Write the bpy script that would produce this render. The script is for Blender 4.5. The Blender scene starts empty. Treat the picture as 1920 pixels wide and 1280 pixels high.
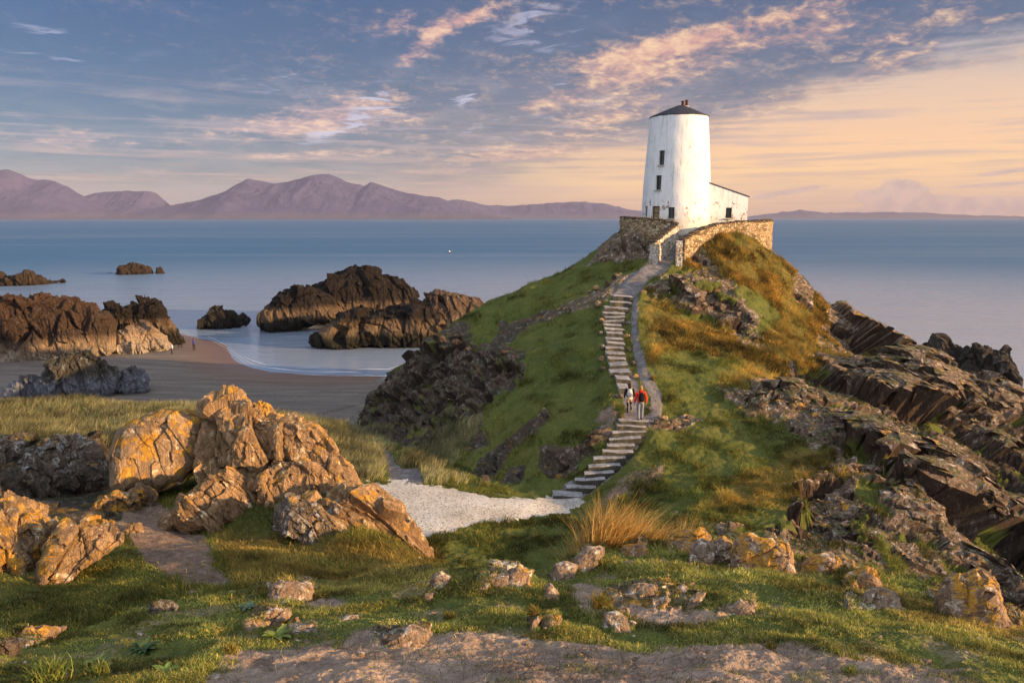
import bpy, bmesh, math, random
import numpy as np
from mathutils import Vector, Matrix
random.seed(7)
rng = np.random.default_rng(7)
scene = bpy.context.scene
COL = scene.collection

# ------------------------------------------------------------------ camera
FPX = 1400.0                       # focal length in pixels of a 1920 px wide frame
PITCH = 0.1651
SEA = -18.5                        # metres; the eye is the origin
cam_d = bpy.data.cameras.new('camera'); cam = bpy.data.objects.new('camera', cam_d); COL.objects.link(cam)
cam_d.sensor_width = 36.0; cam_d.lens = 36.0 * FPX / 1920; cam_d.clip_start = 0.05; cam_d.clip_end = 60000
cam.location = (0, 0, 0); cam.rotation_euler = (math.pi / 2 - PITCH, 0, 0)
scene.camera = cam

# ------------------------------------------------------------------ exposure
scene.view_settings.view_transform = 'Standard'; scene.view_settings.look = 'None'
scene.view_settings.exposure = 0.95; scene.view_settings.gamma = 1.0
scene.cycles.use_denoising = True
scene.cycles.max_bounces = 5; scene.cycles.diffuse_bounces = 3; scene.cycles.glossy_bounces = 2
scene.cycles.volume_bounces = 0; scene.cycles.transparent_max_bounces = 6
scene.cycles.caustics_reflective = False; scene.cycles.caustics_refractive = False

# ------------------------------------------------------------------ sun
SUN_AZ = math.radians(109)         # clockwise from straight ahead (+Y)
SUN_EL = math.radians(11.5)
sun_dir = Vector((math.sin(SUN_AZ) * math.cos(SUN_EL), math.cos(SUN_AZ) * math.cos(SUN_EL), math.sin(SUN_EL)))
sl = bpy.data.lights.new('sun', 'SUN'); sl.energy = 5.0; sl.angle = math.radians(0.6); sl.color = (1.0, 0.62, 0.29)
so = bpy.data.objects.new('sun', sl); COL.objects.link(so)
so.rotation_euler = sun_dir.to_track_quat('Z', 'Y').to_euler()

# ------------------------------------------------------------------ node helper
def srgb(r, g, b):
    return tuple(((c / 255) / 12.92 if c / 255 <= .04045 else ((c / 255 + .055) / 1.055) ** 2.4) for c in (r, g, b)) + (1,)
class NT:
    def __init__(s, tree):
        s.t = tree; s.nodes = tree.nodes; s.links = tree.links
    def new(s, typ, ins=None, out=0, **props):
        n = s.nodes.new(typ)
        for k, v in props.items(): setattr(n, k, v)
        for k, v in (ins or {}).items():
            if isinstance(v, bpy.types.NodeSocket): s.links.new(v, n.inputs[k])
            else:
                if isinstance(v, tuple) and len(v) == 3 and getattr(n.inputs[k], 'type', '') == 'RGBA': v = v + (1,)
                n.inputs[k].default_value = v
        return n if out is None else n.outputs[out]
    def m(s, op, a, b=0.0, c=0.0, clamp=False):
        return s.new('ShaderNodeMath', {0: a, 1: b, 2: c}, operation=op, use_clamp=clamp)
    def add(s, a, b): return s.m('ADD', a, b)
    def sub(s, a, b): return s.m('SUBTRACT', a, b)
    def mul(s, a, b): return s.m('MULTIPLY', a, b)
    def mx(s, a, b): return s.m('MAXIMUM', a, b)
    def mn(s, a, b): return s.m('MINIMUM', a, b)
    def ss(s, x, lo, hi, a=0.0, b=1.0):
        return s.new('ShaderNodeMapRange', {0: x, 1: lo, 2: hi, 3: a, 4: b}, interpolation_type='SMOOTHSTEP')
    def lin(s, x, lo, hi, a=0.0, b=1.0):
        return s.new('ShaderNodeMapRange', {0: x, 1: lo, 2: hi, 3: a, 4: b})
    def mix(s, f, a, b, mode='MIX'):
        n = s.nodes.new('ShaderNodeMix'); n.data_type = 'RGBA'; n.blend_type = mode
        for i, v in ((0, f), (6, a), (7, b)):
            if isinstance(v, bpy.types.NodeSocket): s.links.new(v, n.inputs[i])
            else: n.inputs[i].default_value = (tuple(v) + (1,))[:4] if i else v
        return n.outputs[2]
    def noise(s, vec, scale, detail=4, rough=.55, dist=0.0, out=0, kind='FBM', lac=2.0):
        n = s.nodes.new('ShaderNodeTexNoise')
        n.inputs['Scale'].default_value = scale; n.inputs['Detail'].default_value = detail
        n.inputs['Roughness'].default_value = rough; n.inputs['Distortion'].default_value = dist
        n.inputs['Lacunarity'].default_value = lac
        if vec is not None: s.links.new(vec, n.inputs['Vector'])
        return n.outputs[out]
    def vor(s, vec, scale, feature='F1', out='Distance', rnd=1.0):
        n = s.nodes.new('ShaderNodeTexVoronoi'); n.feature = feature
        n.inputs['Scale'].default_value = scale; n.inputs['Randomness'].default_value = rnd
        if vec is not None: s.links.new(vec, n.inputs['Vector'])
        return n.outputs[out]
    def ramp(s, f, stops, interp='LINEAR'):
        n = s.nodes.new('ShaderNodeValToRGB'); n.color_ramp.interpolation = interp
        e = n.color_ramp.elements
        e[0].position = stops[0][0]; e[0].color = (tuple(stops[0][1]) + (1,))[:4]
        e[1].position = stops[-1][0]; e[1].color = (tuple(stops[-1][1]) + (1,))[:4]
        for p, c in stops[1:-1]:
            k = e.new(p); k.color = (tuple(c) + (1,))[:4]
        s.links.new(f, n.inputs[0]); return n.outputs[0]
    def mapping(s, vec, scale=(1, 1, 1), rot=(0, 0, 0), loc=(0, 0, 0)):
        return s.new('ShaderNodeMapping', {0: vec, 1: loc, 2: rot, 3: scale})
    def comb(s, x, y, z): return s.new('ShaderNodeCombineXYZ', {0: x, 1: y, 2: z})
    def bump(s, h, strength=.5, dist=.1, normal=None):
        ins = {'Height': h, 'Strength': strength, 'Distance': dist}
        if normal is not None: ins['Normal'] = normal
        return s.new('ShaderNodeBump', ins)

# ------------------------------------------------------------------ sky
SKYK = 0.475
world = bpy.data.worlds.new('World'); scene.world = world; world.use_nodes = True
W = NT(world.node_tree); W.nodes.clear()
wo = W.nodes.new('ShaderNodeOutputWorld')
tc = W.nodes.new('ShaderNodeTexCoord').outputs['Generated']
sx = W.new('ShaderNodeSeparateXYZ', {0: tc}, out=None)
X_, Y_, Z_ = sx.outputs[0], sx.outputs[1], sx.outputs[2]
AZ = W.m('ARCTAN2', X_, Y_); EL = W.m('ARCSINE', Z_)
def az_el(px, py):
    d = ray(px, py); return math.atan2(d[0], d[1]), math.atan2(d[2], math.hypot(d[0], d[1]))
def ray(px, py):
    a = (px - 960) / FPX; b = (640 - py) / FPX
    c, s_ = math.cos(PITCH), math.sin(PITCH)
    return (a, c + b * s_, -s_ + b * c)
logE = W.m('LOGARITHM', W.add(W.mx(EL, -0.03), 0.07), math.e)
cl_co = W.comb(W.mul(AZ, 1.0), W.mul(logE, 0.55), 0.0)
n_big = W.noise(cl_co, 3.2, 5, .55, .3)
n_mid = W.noise(W.mapping(cl_co, (1, 1.2, 1), (0, 0, .25), (3, 1, 0)), 9, 8, .62, .35)
n_fine = W.noise(W.mapping(cl_co, (1, 1.25, 1), (0, 0, .3), (7, 2, 0)), 27, 8, .62, .5)
n_str = W.noise(W.mapping(cl_co, (.5, 4.5, 1), (0, 0, .12), (1, 5, 0)), 7, 7, .6, .6)
c0 = lambda v: W.sub(v, .5)
Ew = W.add(EL, W.mul(c0(n_big), .05))
e01 = W.lin(Ew, -0.02, 0.58)
def st(e): return (e + .02) / .6
left = W.ramp(e01, [(0, srgb(180, 158, 165)), (st(.03), srgb(176, 152, 160)), (st(.075), srgb(150, 142, 158)), (st(.13), srgb(92, 110, 138)), (st(.19), srgb(58, 90, 130)), (st(.265), srgb(42, 86, 140)), (1, srgb(98, 128, 172))])
right = W.ramp(e01, [(0, srgb(196, 160, 160)), (st(.018), srgb(222, 176, 146)), (st(.05), srgb(255, 206, 142)), (st(.09), srgb(250, 200, 150)), (st(.15), srgb(226, 194, 168)), (st(.20), srgb(165, 160, 172)), (st(.27), srgb(118, 130, 160)), (1, srgb(150, 150, 170))])
azw = W.add(AZ, W.mul(c0(n_big), .25))
base = W.mix(W.ss(W.sub(azw, W.mul(EL, .9)), -.32, .22), left, right)
# slanting sheet of grey violet cloud
Eb = W.add(.058, W.mul(W.mx(W.add(AZ, -.02), -.12), .23))
sheet = W.ss(W.add(W.sub(EL, Eb), W.add(W.mul(c0(n_mid), .10), W.mul(c0(n_str), .11))), -.02, .028)
sheet = W.mul(sheet, W.ss(EL, .8, .4))
scolL = W.ramp(e01, [(0, srgb(158, 140, 152)), (st(.06), srgb(148, 138, 156)), (st(.11), srgb(98, 112, 140)), (st(.16), srgb(64, 90, 126)), (st(.21), srgb(50, 82, 126)), (st(.27), srgb(46, 82, 130)), (1, srgb(100, 122, 160))])
scolR = W.ramp(e01, [(0, srgb(190, 150, 148)), (st(.07), srgb(176, 148, 150)), (st(.12), srgb(136, 124, 136)), (st(.18), srgb(102, 106, 130)), (st(.27), srgb(80, 96, 132)), (1, srgb(120, 125, 155))])
scol = W.mix(W.ss(azw, -.50, -.02), scolL, scolR)
n_m2 = W.noise(W.mapping(cl_co, (1, 1.35, 1), (0, 0, .22), (5, 5, 5)), 12, 9, .66, .5)
zone = W.mul(W.ss(AZ, -.75, -.15), W.ss(EL, .30, .12))
scol = W.mix(W.mul(W.ss(n_m2, .50, .36), .45), scol, srgb(70, 88, 122))
scol = W.mix(W.mul(W.mul(W.ss(n_m2, .50, .66), zone), .60), scol, W.mix(W.ss(EL, .05, .2), srgb(222, 178, 158), srgb(176, 162, 172)))
scol = W.mix(1.0, scol, W.mix(W.ss(AZ, -.45, .1), (.48, .56, .60), (.60, .60, .60)), 'MULTIPLY')
base = W.mix(1.0, base, W.mix(W.ss(AZ, -.35, .1), (.70, .76, .79), (1.08, .97, .78)), 'MULTIPLY')
c1 = W.mix(W.mul(sheet, W.ss(n_mid, .2, .55, .70, .97)), base, scol)
# soft darker streaks in the clear part
strk = W.mul(W.ss(W.add(W.mul(n_str, .7), W.mul(n_mid, .3)), .47, .62), W.ss(EL, .19, .09))
c1 = W.mix(W.mul(strk, .60), c1, W.mix(W.ss(EL, .03, .12), srgb(202, 152, 140), srgb(196, 164, 156)))
lowl = W.mul(W.ss(n_str, .36, .6), W.ss(EL, .02, .05))
# highlights
def bumpg(px, py, wx, wy, rot=0.0, amp=1.0):
    a, e = az_el(px, py); wx *= .00068; wy *= .00068
    dx = W.sub(AZ, a); dy = W.sub(EL, e)
    cr, sr = math.cos(rot), math.sin(rot)
    u = W.add(W.mul(dx, cr / wx), W.mul(dy, sr / wx)); v = W.add(W.mul(dx, -sr / wy), W.mul(dy, cr / wy))
    q = W.add(W.mul(u, u), W.mul(v, v))
    return W.mul(W.m('POWER', math.e, W.mul(q, -1.0)), amp)
def gsum(L):
    r = None
    for g in L:
        b = bumpg(*g); r = b if r is None else W.add(r, b)
    return r
hot = gsum([(875, 38, 62, 13, .35, 1.35), (790, 85, 60, 17, .75, 1.2), (735, 50, 55, 16, .3, .8), (1400, 50, 190, 16, .16, .75), (1290, 80, 150, 18, .14, .75), (1480, 70, 120, 14, .1, .6), (1170, 112, 120, 30, .2, .55),
            (1240, 130, 140, 26, .1, .8), (1050, 190, 120, 20, .25, .75), (640, 205, 130, 32, .15, .8), (560, 240, 180, 22, .1, .7), (110, 262, 120, 18, .0, .85),
            (1130, 225, 120, 28, .35, .85), (980, 290, 190, 12, .05, 1.0), (1560, 160, 260, 20, .3, .6), (1780, 140, 200, 16, .25, .6), (620, 290, 170, 6, .05, .7), (300, 325, 50, 7, -.1, .6), (1560, 60, 120, 30, .1, .4), (1700,60,120,14,.3,.5)])
hp = W.add(W.mul(hot, W.ss(n_m2, .28, .52, .45, 1.15)), W.mul(sheet, W.ss(AZ, -.6, 0, .02, .22)))
n_x = W.noise(W.mapping(cl_co, (1, 1.2, 1), (0, 0, .35), (2, 9, 0)), 70, 6, .65, .4)
hn = W.add(W.mul(n_x, .30), W.add(W.mul(n_fine, .42), W.mul(n_mid, .28)))
hl = W.ss(W.add(hn, W.mul(hp, .13)), .52, .76)
hcol = W.mix(W.ss(hn, .45, .62), W.mix(W.ss(AZ, -.5, .1), srgb(196, 150, 150), srgb(222, 158, 128)), W.mix(W.ss(AZ, -.5, .1), srgb(236, 186, 160), srgb(255, 208, 150)))
c2 = W.mix(W.mul(hl, W.mn(W.add(W.mul(hp, 1.3), .3), 1.0)), c1, hcol)
# pale lavender wisps
n_w = W.noise(W.mapping(cl_co, (1.0, 2.4, 1), (0, 0, -.1), (11, 4, 3)), 20, 7, .6, .8)
wp = gsum([(700, 190, 50, 22, .4, 1.0), (640, 240, 90, 14, .3, 1.0), (870, 185, 30, 10, .2, 1.0), (1000, 40, 90, 60, 0, .6), (540, 150, 80, 30, .0, .5), (960, 230, 260, 50, .1, .35), (120, 70, 130, 9, -.22, .5), (80, 105, 120, 5, -.1, .4), (1060,150,30,10,.3,.9)])
c3 = W.mix(W.mul(W.ss(W.add(n_w, W.mul(wp, .16)), .58, .72), W.mn(wp, .8)), c2, srgb(205, 196, 214))
# low cumulus heads far over the sea on the right
cum = gsum([(1688, 353, 34, 18, 0, .95), (1705, 372, 50, 14, 0, .5), (1624, 368, 22, 10, 0, .85), (1760, 386, 90, 14, 0, .55), (1880, 384, 150, 18, 0, .6), (1600, 400, 260, 12, 0, .5), (1520, 352, 60, 6, .15, .6), (1440, 368, 60, 8, .1, .5), (1880, 345, 90, 4, .05, .7), (1890, 322, 80, 6, .12, .6)])
n_c = W.noise(W.comb(AZ, EL, 5.0), 60, 5, .6)
cm = W.ss(W.add(cum, W.mul(c0(n_c), .9)), .34, .56)
c4 = W.mix(W.mul(cm, .80), c3, W.mix(W.ss(n_c, .4, .62), srgb(176, 140, 148), srgb(216, 170, 156)))
# sun glow, and the unseen sky behind and overhead brightened for fill
sd = W.new('ShaderNodeVectorMath', {0: tc, 1: tuple(sun_dir)}, out='Value', operation='DOT_PRODUCT')
glow = W.m('POWER', W.mx(sd, 0.0), 7.0)
c5 = W.mix(W.mul(glow, .9), c4, (1.5, .95, .55))
back = W.ss(Y_, .15, -.5)
c5 = W.mix(W.mul(back, .75), c5, (1.18, 1.18, 1.25))
zen = W.ss(EL, .45, 1.0)
c5 = W.mix(W.mul(zen, .7), c5, (.95, 1.04, 1.22))
sky_n = W.nodes.new('ShaderNodeTexSky'); sky_n.sky_type = 'NISHITA'; sky_n.sun_disc = False
sky_n.sun_elevation = SUN_EL; sky_n.sun_rotation = SUN_AZ; sky_n.altitude = 10; sky_n.air_density = 1.0; sky_n.dust_density = 0.6
veil = W.mix(1.0, sky_n.outputs[0], (.22, .34, .50), 'MULTIPLY')       # the clear sky, dimmed by the cloud sheet
bgA = W.new('ShaderNodeBackground', {0: veil, 1: 0.05})
bgB = W.new('ShaderNodeBackground', {0: c5, 1: SKYK})
addw = W.new('ShaderNodeAddShader', {0: bgA, 1: bgB})
W.links.new(addw, wo.inputs[0])
world.cycles.sampling_method = 'MANUAL'; world.cycles.sample_map_resolution = 512

# ------------------------------------------------------------------ object helpers
def tag(o, label=None, cat=None, group=None, kind=None):
    if label: o['label'] = label
    if cat: o['category'] = cat
    if group: o['group'] = group
    if kind: o['kind'] = kind
    return o
def link(o, parent=None):
    COL.objects.link(o)
    if parent is not None: o.parent = parent
    return o
def empty(name, loc=(0, 0, 0), rz=0):
    o = bpy.data.objects.new(name, None); o.location = loc; o.rotation_euler = (0, 0, rz); o.empty_display_size = .3
    COL.objects.link(o); return o
def mesh_np(name, V, F, mat=None, parent=None, smooth=True, attrs=None, normals=None, loc=None):
    """V (n,3) float, F (m,k) int -> ONE mesh object"""
    V = np.asarray(V, dtype=np.float32); F = np.asarray(F, dtype=np.int32)
    me = bpy.data.meshes.new(name)
    me.vertices.add(len(V)); me.vertices.foreach_set('co', V.ravel())
    k = F.shape[1]; me.loops.add(F.size); me.loops.foreach_set('vertex_index', F.ravel())
    me.polygons.add(len(F)); me.polygons.foreach_set('loop_start', np.arange(0, F.size, k, dtype=np.int32))
    me.polygons.foreach_set('loop_total', np.full(len(F), k, dtype=np.int32))
    me.update(calc_edges=True)
    me.polygons.foreach_set('use_smooth', np.full(len(F), bool(smooth)))
    for an, av in (attrs or {}).items():
        av = np.asarray(av, dtype=np.float32)
        if av.ndim == 1:
            a = me.attributes.new(an, 'FLOAT', 'POINT'); a.data.foreach_set('value', av)
        else:
            a = me.attributes.new(an, 'FLOAT_COLOR', 'POINT'); a.data.foreach_set('color', av.ravel())
    if normals is not None:
        me.normals_split_custom_set_from_vertices(np.asarray(normals, dtype=np.float32))
    if mat: me.materials.append(mat)
    o = bpy.data.objects.new(name, me)
    if loc is not None: o.location = loc
    return link(o, parent)
def obj_bm(name, bm, mat=None, parent=None, smooth=False):
    bmesh.ops.recalc_face_normals(bm, faces=bm.faces)
    me = bpy.data.meshes.new(name); bm.to_mesh(me); bm.free()
    if smooth:
        for p in me.polygons: p.use_smooth = True
    if mat: me.materials.append(mat)
    return link(bpy.data.objects.new(name, me), parent)

# ------------------------------------------------------------------ numpy noise
def _h(ix, iy, iz, s):
    n = (ix.astype(np.int64) * 374761393 + iy.astype(np.int64) * 668265263 + iz.astype(np.int64) * 2147483647 + s * 1274126177) & 0xffffffff
    n = ((n ^ (n >> 13)) * 1274126177) & 0xffffffff
    n = ((n ^ (n >> 15)) * 2246822519) & 0xffffffff
    return ((n ^ (n >> 16)) & 0xffffff) / float(0xffffff)
def vnoise(x, y, z, s=0):
    """smooth value noise in -1..1"""
    fx, fy, fz = np.floor(x), np.floor(y), np.floor(z)
    ix, iy, iz = fx.astype(np.int64), fy.astype(np.int64), fz.astype(np.int64)
    u, v, w = x - fx, y - fy, z - fz
    u = u * u * u * (u * (u * 6 - 15) + 10); v = v * v * v * (v * (v * 6 - 15) + 10); w = w * w * w * (w * (w * 6 - 15) + 10)
    r = 0
    for a in (0, 1):
        for b in (0, 1):
            for c in (0, 1):
                r = r + _h(ix + a, iy + b, iz + c, s) * (u if a else 1 - u) * (v if b else 1 - v) * (w if c else 1 - w)
    return r * 2 - 1
def fbm(x, y, z, f, octs=4, gain=.5, s=0):
    r = 0; a = 1.0; t = 0
    for i in range(octs):
        c_, s_ = math.cos(i * 1.1), math.sin(i * 1.1)
        r = r + a * vnoise((x * c_ - y * s_) * f + i * 7.3, (x * s_ + y * c_) * f - i * 3.1, z * f + i * 5.7, s + i); t += a; a *= gain; f *= 2.03
    return r / t
def ridged(x, y, z, f, octs=4, gain=.55, s=0):
    r = 0; a = 1.0; t = 0
    for i in range(octs):
        c_, s_ = math.cos(i * .9), math.sin(i * .9)
        r = r + a * (1 - np.abs(vnoise((x * c_ - z * s_) * f + i * 4.3, y * f + i * 9.1, (x * s_ + z * c_) * f - i * 2.7, s + i)) * 2.0); t += a; a *= gain; f *= 2.07
    return r / t
def facets(x, y, z, f, s=0, tilt=.8):
    """tilted-plane cells (blocky rock): value of a random plane in the nearest Worley cell, and the border distance"""
    x, y, z = x * f, y * f, z * f
    ix, iy, iz = np.floor(x).astype(np.int64), np.floor(y).astype(np.int64), np.floor(z).astype(np.int64)
    d1 = np.full(x.shape, 9e9); d2 = np.full(x.shape, 9e9); val = np.zeros(x.shape)
    for a in (-1, 0, 1):
        for b in (-1, 0, 1):
            for c in (-1, 0, 1):
                jx, jy, jz = ix + a, iy + b, iz + c
                px = jx + _h(jx, jy, jz, s); py = jy + _h(jx, jy, jz, s + 11); pz = jz + _h(jx, jy, jz, s + 23)
                dx, dy, dz = x - px, y - py, z - pz
                d = dx * dx + dy * dy + dz * dz
                nx = _h(jx, jy, jz, s + 31) - .5; ny = _h(jx, jy, jz, s + 37) - .5; nz = _h(jx, jy, jz, s + 41) - .5
                v = (_h(jx, jy, jz, s + 47) - .5) + tilt * 2 * (nx * dx + ny * dy + nz * dz)
                m = d < d1
                d2 = np.where(m, d1, np.minimum(d2, d)); val = np.where(m, v, val); d1 = np.where(m, d, d1)
    return val, np.sqrt(d2) - np.sqrt(d1)
def sstep(x, a, b):
    t = np.clip((x - a) / (b - a), 0, 1); return t * t * (3 - 2 * t)
def poly_sd(px, py, poly):
    """signed distance in pixels to a polygon, positive inside"""
    P = np.asarray(poly, float); n = len(P)
    d = np.full(px.shape, 9e9); ins = np.zeros(px.shape, bool)
    for i in range(n):
        a = P[i]; b = P[(i + 1) % n]; ex, ey = b - a
        t = np.clip(((px - a[0]) * ex + (py - a[1]) * ey) / (ex * ex + ey * ey + 1e-9), 0, 1)
        d = np.minimum(d, np.hypot(px - a[0] - t * ex, py - a[1] - t * ey))
        cnd = (a[1] > py) != (b[1] > py)
        with np.errstate(divide='ignore', invalid='ignore'):
            xs = (b[0] - a[0]) * (py - a[1]) / (b[1] - a[1] + 1e-12) + a[0]
        ins ^= cnd & (px < xs)
    return np.where(ins, d, -d)
def line_d(px, py, pts):
    """distance to a polyline whose points are (x, y, halfwidth); returns d - halfwidth"""
    best = np.full(px.shape, 9e9)
    for (x0, y0, w0), (x1, y1, w1) in zip(pts[:-1], pts[1:]):
        ex, ey = x1 - x0, y1 - y0
        t = np.clip(((px - x0) * ex + (py - y0) * ey) / (ex * ex + ey * ey + 1e-9), 0, 1)
        best = np.minimum(best, np.hypot(px - x0 - t * ex, py - y0 - t * ey) - (w0 + (w1 - w0) * t))
    return best

# pixel + depth -> world point;  world point -> pixel
CP, SP = math.cos(PITCH), math.sin(PITCH)
def P(px, py, D):
    d = ray(px, py); k = D / d[1]; return (d[0] * k, D, d[2] * k)
def Pz(px, py, z):
    d = ray(px, py); k = z / d[2]; return (d[0] * k, d[1] * k, z)
def proj(x, y, z):
    fw = y * CP - z * SP; up = y * SP + z * CP
    return 960 + FPX * x / fw, 640 - FPX * up / fw
# ------------------------------------------------------------------ the land: control points as (pixel, pixel, distance)
class TPS:
    def __init__(s, pts, vals, lam=1e-4):
        s.p = np.asarray(pts, float); n = len(s.p)
        K = s.phi(s.p, s.p) + lam * np.eye(n); Q = np.c_[np.ones(n), s.p]
        A = np.zeros((n + 3, n + 3)); A[:n, :n] = K; A[:n, n:] = Q; A[n:, :n] = Q.T
        s.w = np.linalg.solve(A, np.r_[np.asarray(vals, float), 0, 0, 0])
    @staticmethod
    def phi(a, b):
        d2 = ((a[:, None, :] - b[None, :, :]) ** 2).sum(-1); return .5 * d2 * np.log(d2 + 1e-12)
    def __call__(s, u, l):
        q = np.c_[u.ravel(), l.ravel()]; out = np.zeros(len(q))
        for i in range(0, len(q), 40000):
            b = q[i:i + 40000]; out[i:i + 40000] = s.phi(b, s.p) @ s.w[:-3] + s.w[-3] + b @ s.w[-2:]
        return out.reshape(u.shape)
land = []
def Vp(*L):
    for px, py, D in L:
        x, y, z = P(px, py, D); land.append((x / y, math.log(y), z))
def Hd(*L):
    for px, D, z in L: land.append(((px - 960) / FPX, math.log(D), z))
def Gz(z, *L):
    for px, py in L:
        x, y, zz = Pz(px, py, z); land.append((x / y, math.log(y), zz))
# marram dune on the left and in the gap
Vp((0, 762, 45), (150, 757, 45), (300, 764, 44), (430, 775, 44), (560, 790, 44), (640, 800, 44), (700, 815, 43), (745, 832, 41),
   (0, 790, 40), (150, 790, 40), (0, 822, 35.5), (150, 825, 35), (300, 830, 35), (-150, 770, 44), (-150, 822, 35),
   (660, 860, 37), (700, 885, 34.5), (745, 862, 37), (800, 830, 40), (770, 848, 38.5), (830, 860, 37))
Hd((-150, 52, -16), (0, 52, -16), (300, 52, -16), (560, 51, -16.5), (0, 62, -19), (300, 62, -19), (520, 60, -19), (0, 80, -21), (300, 80, -21), (500, 110, -24), (-150, 110, -24))
# pale gravel hollow
Gz(-11.8, (700, 905), (800, 903), (900, 925), (1000, 938), (700, 950), (800, 960), (900, 965), (780, 1005), (850, 985))
Gz(-12.0, (860, 1040), (950, 1040), (1000, 985), (900, 1010), (1040, 975))
# grassy nose and its cliff on the left of the steps
Vp((678, 795, 52), (715, 730, 54), (740, 692, 55), (800, 640, 56), (868, 592, 57), (940, 555, 57.5), (1000, 532, 58), (1060, 514, 58.5), (1110, 500, 59),
   (760, 822, 43), (830, 815, 41), (780, 740, 50), (850, 700, 49), (850, 780, 44), (900, 640, 51), (980, 600, 53.5), (1050, 568, 53), (960, 680, 45), (940, 740, 42.5), (1000, 760, 39.5),
   (1080, 700, 42.5), (1080, 780, 37.5), (1040, 640, 47), (1120, 590, 49), (900, 830, 39), (870, 870, 36.5), (950, 905, 33.4), (1010, 800, 37), (1050, 850, 34.6), (1100, 875, 33.2), (1020, 920, 32), (960, 850, 36.5), (1110, 820, 35))
Hd((640, 56, -17.5), (600, 60, -19), (700, 61, -17), (680, 68, -21), (800, 64, -15), (800, 72, -22), (900, 66, -13), (900, 75, -22), (1000, 68, -11), (1000, 78, -22), (1100, 70, -10), (1100, 80, -22), (700, 100, -24), (1000, 110, -25))
# line of the steps and path up to the gate
Vp((1060, 930, 31.3), (1110, 895, 32.3), (1165, 835, 33.8), (1190, 787, 35), (1170, 700, 40), (1155, 620, 45.5), (1150, 580, 48.5), (1180, 548, 50.5), (1215, 505, 54), (1248, 480, 56), (1262, 452, 58.5), (1272, 434, 60),
   (1215, 760, 36.3), (1200, 650, 43.3), (1130, 660, 43.5), (1130, 730, 39.5), (1120, 540, 54), (1150, 515, 55.5), (1190, 495, 56.5))
# level ground behind the walls
Hd((1180, 62, -1.2), (1265, 63, -1.1), (1330, 62, -1.1), (1400, 62.5, -1.2), (1265, 68, -1.2), (1190, 67, -1.5), (1400, 68, -1.5), (1440, 66, -3), (1265, 74, -8), (1400, 74, -8), (1180, 72, -8), (1265, 84, -22), (1400, 84, -22), (1180, 84, -22), (1300, 112, -25))
# crag below the left wall
Vp((1120, 478, 59), (1162, 440, 60), (1195, 440, 59.5), (1225, 448, 59), (1180, 480, 57.5), (1150, 490, 57.5))
# knoll right of the gate
Vp((1275, 494, 55.3), (1300, 462, 57), (1330, 444, 58), (1360, 434, 58.4), (1400, 446, 58.6), (1440, 470, 59), (1300, 490, 55), (1350, 480, 55.5), (1400, 500, 55), (1470, 492, 58.5),
   (1500, 525, 58), (1540, 560, 57.5), (1590, 602, 57), (1640, 645, 56), (1665, 672, 55.5), (1470, 550, 54), (1530, 620, 52), (1600, 680, 50.5), (1450, 620, 50))
# crag in the middle of the slope and the meadow under it
Vp((1215, 530, 52.5), (1260, 517, 53), (1340, 522, 53), (1400, 550, 52), (1432, 600, 49.5), (1425, 632, 47), (1370, 620, 48), (1300, 590, 49), (1240, 570, 49.8),
   (1240, 620, 45.5), (1300, 650, 44.3), (1400, 655, 44.5), (1500, 665, 45.5), (1560, 682, 46.5), (1250, 700, 40.3), (1320, 700, 40.5), (1400, 690, 42), (1260, 770, 36.7), (1340, 770, 36.8), (1420, 770, 37),
   (1240, 825, 33.9), (1340, 830, 33.8), (1430, 835, 33.4), (1500, 845, 33), (1200, 900, 30.8), (1300, 890, 31), (1400, 890, 30.8), (1470, 885, 31))
# bank below the meadow, falling into the gap behind the ledge
Vp((1150, 955, 28.7), (1250, 960, 27.5), (1100, 1005, 26.4), (1200, 1015, 24.5), (1330, 960, 27.2), (1300, 1010, 24), (1400, 990, 25.5), (1050, 1020, 26))
# slabs of the right-hand shore
Vp((1450, 700, 43), (1540, 690, 45), (1600, 715, 45), (1690, 690, 48), (1760, 720, 49), (1850, 745, 51), (1920, 765, 52), (1480, 750, 38.5), (1560, 770, 38.5), (1640, 790, 38.5), (1700, 760, 43), (1780, 790, 44), (1860, 830, 43),
   (1560, 830, 34), (1650, 815, 36), (1740, 835, 37), (1800, 870, 37), (1870, 940, 36), (1920, 880, 41), (1560, 880, 31), (1640, 880, 31.5), (1720, 930, 30), (1800, 990, 30), (1880, 1040, 30), (1500, 930, 28.5), (1580, 960, 27.5), (1660, 1010, 26), (1740, 1050, 26), (1840, 1090, 26),
   (1450, 960, 27.5), (1500, 1030, 24), (1600, 1070, 23), (1900, 1160, 25), (2000, 900, 40), (2000, 1050, 31))
Hd((1500, 64, -8), (1500, 72, -15), (1500, 82, -22), (1600, 63, -12), (1620, 74, -22), (1700, 55, -12.5), (1700, 60, -18), (1800, 56, -16), (1850, 61, -20), (1950, 57, -18), (1700, 75, -23), (2100, 45, -18), (2100, 60, -23), (1800, 110, -26), (2100, 110, -26), (2150, 30, -16))
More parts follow.
